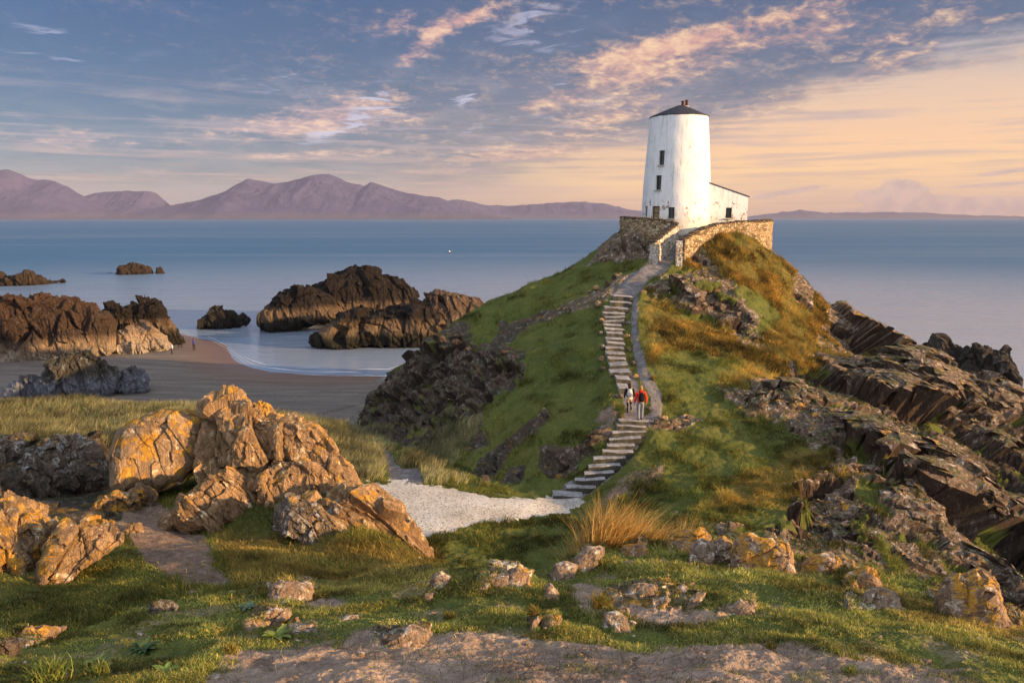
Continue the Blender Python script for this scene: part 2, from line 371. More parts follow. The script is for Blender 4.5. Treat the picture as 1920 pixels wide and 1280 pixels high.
# bank that carries the big outcrop, left
Vp((330, 1040, 10.2), (280, 985, 12.2), (420, 1060, 9.6), (500, 1050, 9.9), (560, 1080, 9.2), (650, 1075, 9.6), (740, 1085, 9.5), (800, 1075, 10.3), (840, 1062, 11), (560, 1010, 11.5), (480, 1010, 11.6), (420, 985, 12.3),
   (330, 930, 13.8), (430, 900, 14.6), (560, 900, 14.2), (640, 960, 12.9), (700, 1000, 12.2), (240, 960, 12.8), (100, 900, 16.5), (0, 905, 16.5), (200, 880, 16.8), (0, 850, 18.5), (150, 850, 18.5), (-150, 880, 17),
   (150, 960, 13.3), (0, 965, 12.6), (150, 1110, 8.6), (60, 1150, 7.7), (-100, 1130, 8), (250, 1080, 9.1), (170, 1020, 10.6))
Hd((-150, 22, -8.5), (0, 22, -8.5), (150, 22, -8.5), (330, 19, -7.5), (330, 24, -10), (500, 18, -8.2), (500, 24, -11), (620, 16.5, -8.6), (620, 22, -11.2), (700, 15, -8.6), (700, 20, -11.3), (780, 13.5, -8.3), (800, 18, -11), (0, 28, -10.4), (300, 29, -10.6),
   (880, 14, -8.6), (880, 20, -11.6), (1000, 14, -9.5), (1000, 20, -12), (1200, 18, -11.5), (1300, 14, -11.5), (1500, 16, -13), (1700, 16, -14), (1900, 18, -14), (2100, 18, -14),
   (60, 5, -4.6), (500, 6, -4.6), (960, 7, -7.5), (1400, 8, -8.5), (1900, 7, -9), (-150, 5, -4.8), (2100, 8, -9), (500, 3, -4.5), (1400, 3, -6), (-400, 3, -4.5), (2300, 3, -6))
LAND = TPS([(a, b) for a, b, c in land], [c for a, b, c in land], 2e-4)

# foreground ledge
ledge = []
for px, py, D in [(0, 1215, 4.2), (150, 1178, 4.9), (300, 1135, 5.6), (440, 1115, 6.1), (520, 1104, 6.4), (600, 1102, 6.5), (700, 1104, 6.4), (800, 1078, 6.6), (900, 1070, 6.5), (975, 1063, 6.4), (1050, 1105, 6.6), (1100, 1045, 7.4), (1200, 1028, 7.8),
                  (1300, 1024, 8.0), (1440, 1045, 7.8), (1550, 1062, 7.4), (1650, 1082, 7.0), (1750, 1088, 6.8), (1850, 1118, 6.2), (1950, 1165, 5.5), (2060, 1190, 5.2),
                  (600, 1190, 4.55), (960, 1190, 4.5), (1000, 1275, 3.3), (300, 1262, 3.45), (1300, 1150, 5.15), (1600, 1150, 5.3), (1800, 1200, 4.5), (1130, 1115, 5.9), (1050, 1135, 5.5), (1150, 1170, 4.9), (1500, 1275, 3.3), (1850, 1275, 3.35), (640, 1275, 3.35),
                  (450, 1170, 4.9), (750, 1135, 5.5), (900, 1130, 5.4), (980, 1110, 5.7), (1250, 1085, 6.3), (1450, 1100, 6.1), (1700, 1150, 5.3), (1000, 1160, 5.0), (-100, 1250, 3.8), (50, 1275, 3.3)]:
    x, y, z = P(px, py, D); ledge.append((x / y, math.log(y), z))
for px in (-200, 300, 960, 1500, 2100): ledge.append(((px - 960) / FPX, math.log(1.3), -1.72 - .1 * .3))
LEDGE = TPS([(a, b) for a, b, c in ledge], [c for a, b, c in ledge], 1e-3)
ex = [(-200, 4.6), (0, 4.6), (150, 5.3), (300, 6.0), (440, 6.5), (520, 6.8), (700, 6.8), (800, 6.9), (900, 6.85), (975, 6.7), (1040, 6.9), (1100, 7.7), (1200, 8.1), (1300, 8.3), (1440, 8.1), (1550, 7.7), (1650, 7.3), (1750, 7.1), (1850, 6.5), (1950, 5.8), (2150, 5.3)]
EXu = np.array([(a - 960) / FPX for a, b in ex]); EXd = np.array([b for a, b in ex])

SA = Pz(715, 703, SEA); SB = Pz(430, 662, SEA); SCC = Pz(355, 640, SEA)
def shore_z(x, y):
    # gently shelving beach in front of a curved waterline
    nx, ny = SB[1] - SA[1], -(SB[0] - SA[0]); L = math.hypot(nx, ny); nx /= L; ny /= L
    d = (x - SA[0]) * nx + (y - SA[1]) * ny
    if d.mean() > 0: pass
    sgn = 1 if ((0 - SA[0]) * nx + (0 - SA[1]) * ny) > 0 else -1
    d = d * sgn
    along = ((x - SA[0]) * (SB[0] - SA[0]) + (y - SA[1]) * (SB[1] - SA[1])) / L
    d = d + 5.5 * np.sin(np.clip(along / L, -.4, 1.25) * math.pi) * -1 * (along > -9) + np.clip(along / L - 1.1, 0, 5) * 5
    return SEA + np.clip(d * .034, -3, 2.6)

# grid rows (depth) and columns (direction)
NU, ND = 1150, 1200
us = np.linspace(-.84, .84, NU); ls = np.linspace(math.log(1.25), math.log(125), ND)
cu = np.linspace(-.84, .84, 260); cl_ = np.linspace(math.log(1.25), math.log(125), 300)
def upsample(A):
    B = np.array([np.interp(us, cu, r) for r in A]); return np.array([np.interp(ls, cl_, B[:, j]) for j in range(B.shape[1])]).T
gu, gl = np.meshgrid(cu, cl_)
zl = upsample(LAND(gu, gl)); ze = upsample(LEDGE(gu, np.minimum(gl, math.log(9.5))))
U, Lg = np.meshgrid(us, ls); Dg = np.exp(Lg); XX = U * Dg; YY = Dg.copy()
zb = shore_z(XX, YY)
de = Dg - np.interp(U, EXu, EXd) - .35 * fbm(XX, YY, XX * 0, .9, 3, s=3)
ze = ze - 1.9 * np.where(de > 0, de, 0) ** 1.15 - .0
ze = ze + (.085 * fbm(XX, YY, XX * 0, 1.3, 4, s=5) + .040 * fbm(XX, YY, XX * 0, 3.7, 3, s=4) + .020 * fbm(XX, YY, XX * 0, 11, 3, .6, s=6) + .008 * fbm(XX, YY, XX * 0, 32, 2, .7, s=8)) * sstep(Dg, 1.5, 3)
is_ledge = ze > zl
zland = np.maximum(zl, ze)
k_ = .25
is_beach = zb > zland
ZZ = np.maximum(zland, zb)
PXg, PYg = proj(XX, YY, ZZ)
# ---- masks, drawn on the land and kept there
wob = lambda f, a, s: a * fbm(XX, YY, ZZ, f, 4, s=s)
wpx = wob(.35, 16, 21) + wob(1.6, 9, 22)
def mask(polys, soft=5, w=1.0):
    m = np.zeros(U.shape)
    for p in polys: m = np.maximum(m, sstep(poly_sd(PXg, PYg, p) + wpx * w, -soft, soft))
    return m
back = ~is_ledge
ROCKS = [
    [(640, 830), (700, 730), (745, 675), (790, 628), (850, 606), (905, 640), (935, 635), (980, 650), (985, 695), (960, 725), (930, 750), (905, 800), (870, 822), (840, 842), (780, 840), (740, 835)],
    [(925, 650), (940, 612), (1010, 582), (1070, 572), (1070, 582), (1010, 600), (960, 640)], [(1100, 565), (1150, 520), (1190, 508), (1180, 525), (1140, 560), (1110, 580)],
    [(1100, 500), (1130, 460), (1162, 430), (1215, 432), (1240, 462), (1215, 485), (1160, 490)],
    [(1205, 530), (1260, 513), (1340, 518), (1395, 545), (1435, 590), (1428, 638), (1370, 628), (1330, 600), (1290, 598), (1230, 560)],
    [(1560, 560), (1665, 650), (1720, 700), (1600, 702), (1530, 650), (1545, 610)], [(1490, 500), (1530, 540), (1520, 580), (1480, 550)],
    [(1290, 480), (1310, 462), (1350, 500), (1340, 520)],
    [(1445, 700), (1500, 672), (1560, 678), (1620, 690), (1700, 665), (1780, 690), (2000, 750), (2200, 1200), (1480, 1200), (1440, 1060), (1465, 980), (1490, 890), (1540, 865), (1560, 840), (1500, 800), (1420, 790), (1360, 745), (1330, 725), (1400, 735), (1480, 725)],
    [(1390, 770), (1500, 790), (1560, 830), (1530, 850), (1470, 800)],
    [(1270, 965), (1330, 980), (1340, 1060), (1480, 1060), (1470, 960), (1420, 1000), (1350, 960)],
    [(880, 880), (925, 835), (960, 810), (1000, 780), (1010, 790), (970, 830), (930, 900), (900, 905)], [(1005, 870), (1010, 835), (1075, 835), (1140, 800), (1150, 820), (1095, 850), (1060, 895), (1030, 890)], [(935, 905), (950, 865), (990, 860), (975, 905)],
    [(850, 840), (900, 800), (915, 830), (880, 845)], [(1225, 785), (1290, 775), (1330, 790), (1290, 805), (1230, 800)],
    [(-200, 800), (30, 815), (190, 815), (215, 850), (215, 960), (120, 975), (-200, 950)],
    [(1150, 540), (1205, 500), (1230, 490), (1180, 560)]][:-1]
BIG = [p for p in ROCKS if abs(sum(p[i][0] * p[(i + 1) % len(p)][1] - p[(i + 1) % len(p)][0] * p[i][1] for i in range(len(p)))) / 2 > 9000]
THIN = [p for p in ROCKS if p not in BIG] + [[(900, 665), (925, 625), (945, 600), (960, 606), (945, 640), (925, 690)], [(1060, 575), (1100, 556), (1140, 520), (1150, 530), (1110, 575), (1065, 588)], [(955, 830), (985, 800), (1020, 770), (1030, 780), (1000, 815), (965, 842)], [(830, 700), (860, 690), (870, 730), (850, 780), (835, 760)], [(1085, 560), (1120, 545), (1125, 560), (1090, 575)]]
rock = np.maximum(mask(BIG, 6, 1.9), mask(THIN, 5, .7)); ROCKS = BIG + THIN
carve_ok = 1 - mask(THIN, 8, .5)
rock = rock * (1 - np.where(XX < 3, .55, .9) * carve_ok * sstep(fbm(XX, YY, ZZ, .9, 4, .6, s=46), .16, .30) * (Dg > 24) * (1 - sstep(np.hypot(np.gradient(ZZ, axis=1) / np.gradient(XX, axis=1), np.gradient(ZZ, axis=0) / np.gradient(YY, axis=0)), .9, 1.5)))
rock = np.where(back, rock, 0)
ROCKS_F = [[(1035, 1085), (1060, 1045), (1105, 1020), (1135, 1020), (1120, 1045), (1085, 1075), (1050, 1095)], [(1155, 1045), (1165, 1018), (1215, 1018), (1220, 1045)], [(1250, 1040), (1262, 1000), (1320, 985), (1345, 1010), (1380, 1000), (1420, 1000), (1490, 1030), (1500, 1062), (1440, 1062), (1380, 1056), (1340, 1050), (1300, 1068), (1290, 1040)],
  [(1490, 1078), (1500, 1050), (1560, 1035), (1620, 1050), (1655, 1075), (1650, 1105), (1580, 1112), (1590, 1080)], [(1575, 1150), (1590, 1105), (1680, 1100), (1700, 1140), (1620, 1148)], [(1740, 1120), (1780, 1075), (1850, 1060), (1915, 1120), (1915, 1175), (1820, 1160)],
  [(880, 1118), (890, 1080), (960, 1055), (1000, 1075), (1000, 1105), (940, 1100), (900, 1120)], [(785, 1130), (800, 1085), (840, 1068), (850, 1085), (815, 1125)], [(1110, 1130), (1180, 1090), (1240, 1085), (1330, 1100), (1325, 1125), (1280, 1148), (1220, 1145), (1150, 1140)], [(1125, 1190), (1130, 1145), (1180, 1142), (1195, 1185)],
  [(1335, 1160), (1360, 1125), (1410, 1120), (1425, 1150)], [(500, 1122), (505, 1090), (580, 1085), (600, 1110), (560, 1125)], [(690, 1212), (720, 1185), (790, 1175), (815, 1192), (760, 1212)], [(455, 1185), (480, 1150), (540, 1130), (550, 1150), (500, 1180)], [(-40, 1240), (-40, 1190), (60, 1165), (130, 1165), (120, 1190), (50, 1215)], [(520, 1192), (550, 1165), (600, 1168), (598, 1190)], [(985, 1192), (1000, 1165), (1050, 1160), (1050, 1182)]]
rockf = mask(ROCKS_F, 3, .55) * is_ledge * (Dg > 3)
rock = np.maximum(rock, rockf)
ROCKS = ROCKS + ROCKS_F
rdeep = np.full(U.shape, -99.0)
for p in ROCKS: rdeep = np.maximum(rdeep, poly_sd(PXg, PYg, p))
slope_z = np.hypot(np.gradient(ZZ, axis=1) / (np.gradient(XX, axis=1)), np.gradient(ZZ, axis=0) / np.gradient(YY, axis=0))
rock = np.maximum(rock, np.where(back, sstep(slope_z + wob(.8, .5, 31), 1.5, 2.3), 0) * (Dg > 20))
OCH = [[(1275, 495), (1330, 438), (1370, 425), (1455, 462), (1530, 530), (1610, 610), (1650, 690), (1500, 650), (1430, 560), (1400, 540), (1330, 505)], [(1205, 600), (1220, 545), (1300, 600), (1420, 640), (1480, 560), (1330, 440), (1440, 470), (1560, 640), (1590, 690), (1450, 690), (1250, 655), (1215, 690)],
       [(1340, 720), (1400, 670), (1560, 680), (1480, 730), (1400, 740)], [(1480, 840), (1540, 850), (1600, 900), (1500, 960), (1300, 960), (1400, 900)], [(440, 1110), (400, 1000), (800, 1020), (860, 1110), (600, 1120)], [(1520, 1100), (1990, 1150), (1990, 1220), (1700, 1180)]]
och = np.clip(mask(OCH, 14, 1.4) * (.75 + .4 * fbm(XX, YY, ZZ, 1.2, 3, s=41)), 0, 1)
och = np.where(is_ledge & (Dg < 4.0), 0, och)
DIRT_B = [[(255, 975), (300, 955), (380, 1000), (400, 1060), (440, 1100), (350, 1110), (280, 1060), (240, 1000)], [(150, 965), (300, 935), (300, 980), (230, 1000)], [(1160, 905), (1240, 880), (1200, 915), (1130, 935)], [(1120, 770), (1150, 760), (1165, 800), (1120, 800)], [(90, 890), (210, 850), (215, 960), (60, 960)]]
DIRT_F = [[(300, 1600), (560, 1290), (640, 1180), (720, 1150), (760, 1180), (860, 1160), (1000, 1170), (1090, 1180), (1220, 1190), (1380, 1190), (1480, 1180), (1590, 1190), (1720, 1240), (1900, 1290), (2100, 1600)], [(560, 1125), (620, 1110), (700, 1130), (690, 1170), (640, 1190), (600, 1160)], [(1040, 1100), (1090, 1080), (1230, 1120), (1330, 1120), (1400, 1150), (1350, 1190), (1150, 1190), (1060, 1140)],
          [(1180, 1060), (1240, 1075), (1200, 1090)], [(300, 1600), (420, 1225), (560, 1200), (640, 1180), (640, 1600)], [(1330, 1600), (1400, 1200), (1600, 1190), (1700, 1225), (1860, 1270), (1900, 1600)]]
dirt = np.where(back, np.clip(mask(DIRT_B, 6, 1.0) - .7 * sstep(fbm(XX, YY, XX * 0, 1.9, 4, .6, s=47) , .05, .3) * (1 - mask(DIRT_B, 30, 0)), 0, 1) * (Dg < 40), np.clip(mask(DIRT_F, 10, 3.4) + .45 * sstep(fbm(XX, YY, XX * 0, 3.4, 4, .6, s=44), .12, .4) - .35 * sstep(fbm(XX, YY, XX * 0, 2.6, 4, .6, s=45), .25, .45), 0, 1))
PATH_L = [(1230, 495, 16), (1215, 508, 12), (1190, 530, 17), (1165, 560, 18)]
PATH_R = [(1190, 545, 6), (1188, 600, 6), (1190, 640, 7), (1205, 700, 9), (1228, 740, 10), (1230, 772, 11), (1205, 792, 10)]
pthd = np.minimum(line_d(PXg, PYg, PATH_L), line_d(PXg, PYg, PATH_R)) 
pthd = np.minimum(pthd, line_d(PXg, PYg, [(1235, 492, 22), (1258, 470, 12), (1272, 450, 8), (1275, 440, 7)]))
pthd = np.minimum(pthd, line_d(PXg, PYg, [(722, 850, 5), (732, 872, 10), (742, 888, 15), (758, 903, 34)]))
STEP_L = [(1165, 560, 17), (1152, 600, 13), (1154, 640, 12), (1163, 690, 14), (1175, 720, 18), (1188, 765, 18), (1190, 795, 22), (1170, 840, 12), (1130, 890, 12), (1070, 928, 18)]
path = sstep(-np.minimum(pthd, line_d(PXg, PYg, STEP_L)) + wpx * .25, -2, 2) * back * (~is_beach)
GRAV = [(640, 930), (690, 908), (760, 903), (830, 910), (900, 926), (980, 935), (1060, 925), (1110, 935), (1060, 958), (960, 975), (860, 990), (810, 1010), (780, 1025), (700, 1010)]
grav = sstep(poly_sd(PXg, PYg, GRAV) + wpx * .5 + 5 * vnoise(XX * 3.1, YY * 3.1, XX * 0, 77), -3, 3) * back * (Dg > 20) * (Dg < 34)
path = path * (1 - grav)
# the steps and path are cut level across the slope
CL = [(1060, 930, 31.3), (1085, 912, 31.9), (1110, 895, 32.3), (1140, 865, 33.0), (1165, 835, 33.8), (1180, 812, 34.4), (1190, 787, 35), (1182, 750, 36.9), (1166, 710, 39.3), (1158, 670, 42), (1153, 630, 44.8), (1152, 600, 47.0), (1158, 575, 49.0), (1170, 552, 50.5), (1195, 525, 52.6), (1222, 503, 54.2), (1248, 481, 56), (1262, 455, 58.3)]
clp = np.array([P(*c) for c in CL]); zc = np.interp(YY, clp[:, 1], clp[:, 2]); xc = np.interp(YY, clp[:, 1], clp[:, 0])
stepc = sstep(1.15 - np.abs(XX - xc) + .15 * fbm(XX, YY, XX * 0, 1.0, 3, s=91), -.25, .45) * back * (Dg > 31) * (Dg < 57)
ZZ = ZZ * (1 - stepc) + (zc - .17) * stepc
def stair_z(D): return float(np.interp(D, clp[:, 1], clp[:, 2]))
# ---- relief
dsc = np.clip(Dg / 40, .12, 1.2)
grass_h = back * (np.where(Dg > 20, 1.0, .6) * (.20 * fbm(XX, YY, ZZ * 0, .5, 4, s=51) + .10 * fbm(XX, YY * 1.6, ZZ * 0, 1.6, 3, s=52) + .045 * fbm(XX, YY, ZZ * 0, 5.0, 3, s=54))) * (1 - path) * (1 - stepc) * (1 - grav) * (1 - is_beach)
ZZ = ZZ + grass_h + is_beach * .015 * fbm(XX, YY, ZZ * 0, .7, 3, s=53) 
V = np.stack([XX, YY, ZZ], -1)
def grid_normals(V):
    a = np.gradient(V, axis=1); b = np.gradient(V, axis=0); n = np.cross(a, b); n /= np.linalg.norm(n, axis=-1, keepdims=True) + 1e-12
    return n
N0 = grid_normals(V)
# rock relief only where there is rock
ii = np.nonzero(rock.ravel() > .01)[0]
q = V.reshape(-1, 3)[ii]; sc = dsc.ravel()[ii]; rr = rock.ravel()[ii]
def strata(q, ax, stretch):
    """coordinates stretched along the bedding so that ribs run down the face"""
    ax = np.array(ax, float); ax /= np.linalg.norm(ax); t = q @ ax
    return q - np.outer(t * (1 - 1 / stretch), ax)
right_side = q[:, 0] > 4
s1 = strata(q, (.50, -.34, -1.0), 3.4); s2 = strata(q, (.25, .15, -1.0), 3.4)
sq = np.where(right_side[:, None], s1, s2)
wq = np.stack([.9 * fbm(q[:, 0], q[:, 1], q[:, 2], .30, 3, s=80 + k) for k in range(3)], 1); sq = sq + wq * .6
dsp = 0
fv, fb = facets(sq[:, 0], sq[:, 1], sq[:, 2], .21, 3, .9); dsp = dsp + 2.5 * fv
fv2, fb2 = facets(sq[:, 0], sq[:, 1], sq[:, 2], .62, 9, 1.0); dsp = dsp + .50 * fv2
dsp = dsp - .45 * (1 - sstep(fb, 0, .07)) - .10 * (1 - sstep(fb2, 0, .10))
dsp = dsp + .50 * ridged(sq[:, 0], sq[:, 1], sq[:, 2], .42, 4, .5, s=7) + .16 * ridged(sq[:, 0], sq[:, 1], sq[:, 2], 1.7, 3, .6, s=8) + .06 * ridged(q[:, 0], q[:, 1], q[:, 2], 4.5, 3, .7, s=9)
f3, _ = facets(sq[:, 0], sq[:, 1], sq[:, 2], 1.9, 15, 1.1); dsp = dsp + .13 * f3
dsp = dsp + 1.3 * ridged(sq[:, 0], sq[:, 1], sq[:, 2] * .6, .13, 2, .5, s=17) * (q[:, 0] > 6)
near = q[:, 1] < 25
dsp = dsp * np.where(near, .22, .85) * sstep(rr, 0, .8) * (.30 + .70 * sstep(rdeep.ravel()[ii], 2, 34)) * (1 - .93 * np.maximum(path, stepc).ravel()[ii])
small = (q[:, 2] > -9) & (q[:, 1] > 25)
dsp = dsp * np.where(small, np.where(q[:, 0] > 11, .9, .6), 1.0)
lft = (q[:, 0] < 3) & (q[:, 1] > 30)
l3 = strata(q, (.30, .10, -1.0), 5.0); dl, de = facets(l3[:, 0], l3[:, 1], l3[:, 2], .55, 33, 1.0); dl2, _ = facets(l3[:, 0], l3[:, 1], l3[:, 2], 1.5, 34, 1.0)
dsp = np.where(lft, (dsp - .25) * .55 + (1.0 * dl + .40 * dl2 - .35 * (1 - sstep(de, 0, .1)) + .35 * ridged(l3[:, 0], l3[:, 1], l3[:, 2], .9, 4, .6, s=35)) * .8 * sstep(rdeep.ravel()[ii], 2, 40) * (1 - np.maximum(path, stepc).ravel()[ii]), dsp)
Vf = V.reshape(-1, 3); Nf = N0.reshape(-1, 3)
lg = is_ledge.ravel()[ii]; ql = q[lg]
ff, fe = facets(ql[:, 0], ql[:, 1] * .8, ql[:, 2] * 1.4, 5.0, 21, 1.0); fg, fh = facets(ql[:, 0], ql[:, 1], ql[:, 2], 13.0, 22, 1.0)
dsp[lg] = rr[lg] * (.022 + .065 * ff + .03 * fg + .05 * ridged(ql[:, 0], ql[:, 1] * .6, ql[:, 2], 3.0, 4, .55, s=23) + .012 * ridged(ql[:, 0], ql[:, 1], ql[:, 2], 18, 2, .6, s=24))
Nd = Nf[ii] * [1, 1, .75]; Vf[ii] += Nd * dsp[:, None]
V = Vf.reshape(V.shape)
NRM = grid_normals(V)
ground_class = np.zeros((ND, NU), np.int8)             # 0 headland, 1 foreground, 2 beach, 3 gravel, 4 path
ground_class[rock > .5] = 5; ground_class[is_ledge] = 1; ground_class[is_beach] = 2
ground_class[(grav > .5)] = 3; ground_class[(path > .5) & (grav <= .5)] = 4

def hit(px, py):
    """first ground point under a pixel"""
    d = ray(px, py); u = d[0] / d[1]; j = int(round((u - us[0]) / (us[1] - us[0]))); j = min(max(j, 0), NU - 1)
    col = V[:, j, :]; t = col[:, 2] / col[:, 1]; want = d[2] / d[1]
    k = np.argmax(t >= want); 
    return Vector((u * col[k, 1], col[k, 1], col[k, 2]))
def ground_z(x, y):
    if y < 1.3: return -1.75
    j = int(round((x / y - us[0]) / (us[1] - us[0]))); i = int(round((math.log(y) - ls[0]) / (ls[1] - ls[0])))
    return float(V[min(max(i, 0), ND - 1), min(max(j, 0), NU - 1), 2])

# ------------------------------------------------------------------ materials of the land
def new_mat(name):
    m = bpy.data.materials.new(name); m.use_nodes = True; t = NT(m.node_tree)
    b = t.nodes['Principled BSDF']; b.inputs['Specular IOR Level'].default_value = .25
    return m, t, b
def rock_color(t, pos, tone=(1, 1, 1), lichen_o=.5, lichen_w=.5, zdark=None):
    """brown-grey schist with cracks, pale and orange lichen"""
    n1 = t.noise(pos, 1.1, 6, .6); n2 = t.noise(pos, 7.0, 6, .65); n3 = t.noise(pos, 34.0, 4, .6)
    k = lambda c: tuple(a * b for a, b in zip(c, tone))
    base = t.ramp(t.add(t.mul(n1, .55), t.mul(n2, .45)), [(.28, k((.055, .042, .034))), (.45, k((.15, .112, .082))), (.58, k((.25, .185, .13))), (.74, k((.36, .29, .22)))])
    base = t.mix(t.ss(n3, .35, .7, 0, .5), base, k((.12, .10, .085)), 'MIX')
    geo = t.nodes.new('ShaderNodeNewGeometry')
    nz = t.new('ShaderNodeSeparateXYZ', {0: geo.outputs['Normal']}, out=2)
    lw = t.noise(t.mapping(pos, loc=(9, 3, 1)), 3.6, 9, .72)
    lwm = t.ss(t.add(lw, t.mul(nz, .06)), .66 - .13 * lichen_w, .74 - .11 * lichen_w)
    base = t.mix(t.mul(lwm, .85), base, k((.50, .48, .43)))
    lo = t.noise(t.mapping(pos, loc=(1, 8, 4)), 2.3, 8, .66)
    lom = t.ss(t.add(lo, t.mul(nz, .14)), .72 - .17 * lichen_o, .80 - .17 * lichen_o)
    base = t.mix(t.mul(lom, .88), base, t.mix(n2, (.50, .22, .02), (.62, .36, .05)))
    return base, n2, n3
def rock_bump(t, pos, s=1.0, dist=.05):
    r1 = t.noise(pos, 2.2 * s, 9, .66); g = t.noise(t.mapping(pos, (1, 1, .22), (.35, .5, .2)), 5.0 * s, 6, .7, .6); r2 = t.noise(pos, 18 * s, 5, .72)
    rg = t.m('ABSOLUTE', t.sub(g, .5)); h = t.add(t.mul(r1, 1.1), t.add(t.mul(t.ss(rg, 0, .07), .28), t.mul(r2, .22)))
    return t.bump(h, 1.0, dist)
def ground_material(name, near=False):
    m, t, b = new_mat(name)
    pos = t.nodes.new('ShaderNodeNewGeometry').outputs['Position']
    at = t.new('ShaderNodeAttribute', out=None, attribute_name='mask'); sp = t.new('ShaderNodeSeparateColor', {0: at.outputs['Color']}, out=None)
    rockm, ochm, dirtm = sp.outputs[0], sp.outputs[1], sp.outputs[2]
    n0 = t.noise(pos, .22, 5, .6); n1 = t.noise(pos, 1.3, 6, .65, .6); n2 = t.noise(pos, 9, 5, .7); n3 = t.noise(t.mapping(pos, (1, 1, 2.5)), 40, 3, .7)
    gm = t.add(t.mul(n0, .30), t.add(t.mul(n1, .36), t.mul(n2, .34)))
    g = t.ramp(gm, [(.28, (.030, .042, .011)), (.40, (.085, .110, .022)), (.51, (.15, .170, .034)), (.63, (.24, .205, .055)), (.8, (.34, .25, .09))])
    o = t.ramp(t.add(t.mul(n1, .5), t.mul(n2, .5)), [(.30, (.022, .030, .008)), (.42, (.09, .080, .016)), (.53, (.26, .165, .028)), (.70, (.42, .27, .07))])
    g = t.mix(t.mul(ochm, t.ss(n1, .28, .62, .6, 1)), g, o)
    g = t.mix(t.ss(n3, .3, .7, .28, 0), g, (.014, .02, .006))
    if near:
        d = t.ramp(t.add(t.mul(n1, .45), t.mul(n2, .55)), [(.30, (.09, .066, .050)), (.42, (.24, .175, .13)), (.56, (.42, .31, .23)), (.75, (.58, .45, .35))])
        peb = t.vor(pos, 55, 'F1'); d = t.mix(t.ss(peb, .5, .2, 0, .25), d, (.05, .04, .035))
    else:
        d = t.ramp(t.add(t.mul(n1, .4), t.mul(n2, .6)), [(.30, (.09, .062, .046)), (.46, (.27, .185, .135)), (.60, (.42, .30, .22)), (.75, (.54, .42, .33))])
    g = t.mix(dirtm, g, d)
    # faces in the strata
    st_ = t.mapping(pos, (1, 1, .35), (.15, .45, 0))
    rc, _, _ = rock_color(t, st_, (.80, .77, .76) if not near else (1.5, 1.42, 1.3), (.14) if not near else .45, .62 if not near else .8)
    # moss and thrift caught on the ledges
    geo = t.nodes.new('ShaderNodeNewGeometry'); nz = t.new('ShaderNodeSeparateXYZ', {0: geo.outputs['Normal']}, out=2)
    moss = t.mul(t.ss(t.add(nz, t.mul(t.sub(n1, .5), 1.8)), .80, 1.02), .7)
    rc = t.mix(moss, rc, t.mix(ochm, (.05, .062, .016), (.17, .12, .03)))
    if not near:       # pale lichen tops, with sunlit edges and shaded steep sides put into the colour
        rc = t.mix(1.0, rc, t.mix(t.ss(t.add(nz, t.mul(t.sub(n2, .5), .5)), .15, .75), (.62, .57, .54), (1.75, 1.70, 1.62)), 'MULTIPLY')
        xx_s = t.new('ShaderNodeSeparateXYZ', {0: pos}, out=0)       # bay side of the steps darkened, its shade painted into the rock
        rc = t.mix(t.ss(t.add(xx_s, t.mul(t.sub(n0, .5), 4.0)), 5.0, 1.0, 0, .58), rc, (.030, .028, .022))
    # lower rock darkened to paint in the shadowed gullies
    zz = t.new('ShaderNodeSeparateXYZ', {0: pos}, out=2)
    rc = t.mix(t.ss(t.add(zz, t.mul(n0, 3.0)), -10.2, -13.6, 0, .86), rc, (.030, .024, .021))
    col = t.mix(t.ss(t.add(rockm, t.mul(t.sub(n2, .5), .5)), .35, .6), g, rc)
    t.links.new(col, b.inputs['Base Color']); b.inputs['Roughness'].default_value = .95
    hg = t.add(t.mul(n2, .6), t.add(t.mul(n3, .35), n1))
    bg = t.bump(hg, 1.0, .16 if not near else .05)
    br = rock_bump(t, st_, .8, .22 if not near else .06)
    nm = t.new('ShaderNodeMix', None, out=None, data_type='VECTOR')
    t.links.new(rockm, nm.inputs[0]); t.links.new(bg, nm.inputs[4]); t.links.new(br, nm.inputs[5])
    t.links.new(nm.outputs[1], b.inputs['Normal'])
    return m
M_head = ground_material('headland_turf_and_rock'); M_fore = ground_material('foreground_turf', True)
def simple_ground(name, stops, sc1, sc2, bd, rough=.95, speck=None):
    m, t, b = new_mat(name); pos = t.nodes.new('ShaderNodeNewGeometry').outputs['Position']
    n1 = t.noise(pos, sc1, 5, .6); n2 = t.noise(pos, sc2, 4, .75)
    c = t.ramp(t.add(t.mul(n1, .5), t.mul(n2, .5)), stops)
    if speck:
        v = t.vor(pos, speck[0], 'F1'); c = t.mix(t.ss(v, speck[1], speck[1] * .5, 0, speck[3]), c, speck[2])
    t.links.new(c, b.inputs['Base Color']); b.inputs['Roughness'].default_value = rough
    t.links.new(t.bump(t.add(n2, n1), .8, bd), b.inputs['Normal']); return m
M_grav = simple_ground('crushed_shell_gravel', [(.32, (.26, .22, .17)), (.44, (.47, .425, .355)), (.54, (.64, .59, .51)), (.66, (.76, .71, .63)), (.8, (.86, .82, .74))], .55, 9, .09, speck=(6, .34, (.17, .155, .14), .8))
M_path = simple_ground('trodden_stone_path', [(.3, (.06, .052, .048)), (.47, (.15, .135, .13)), (.60, (.27, .25, .24)), (.75, (.42, .40, .38))], 2.2, 11, .08, speck=(5, .28, (.05, .045, .04), .7))
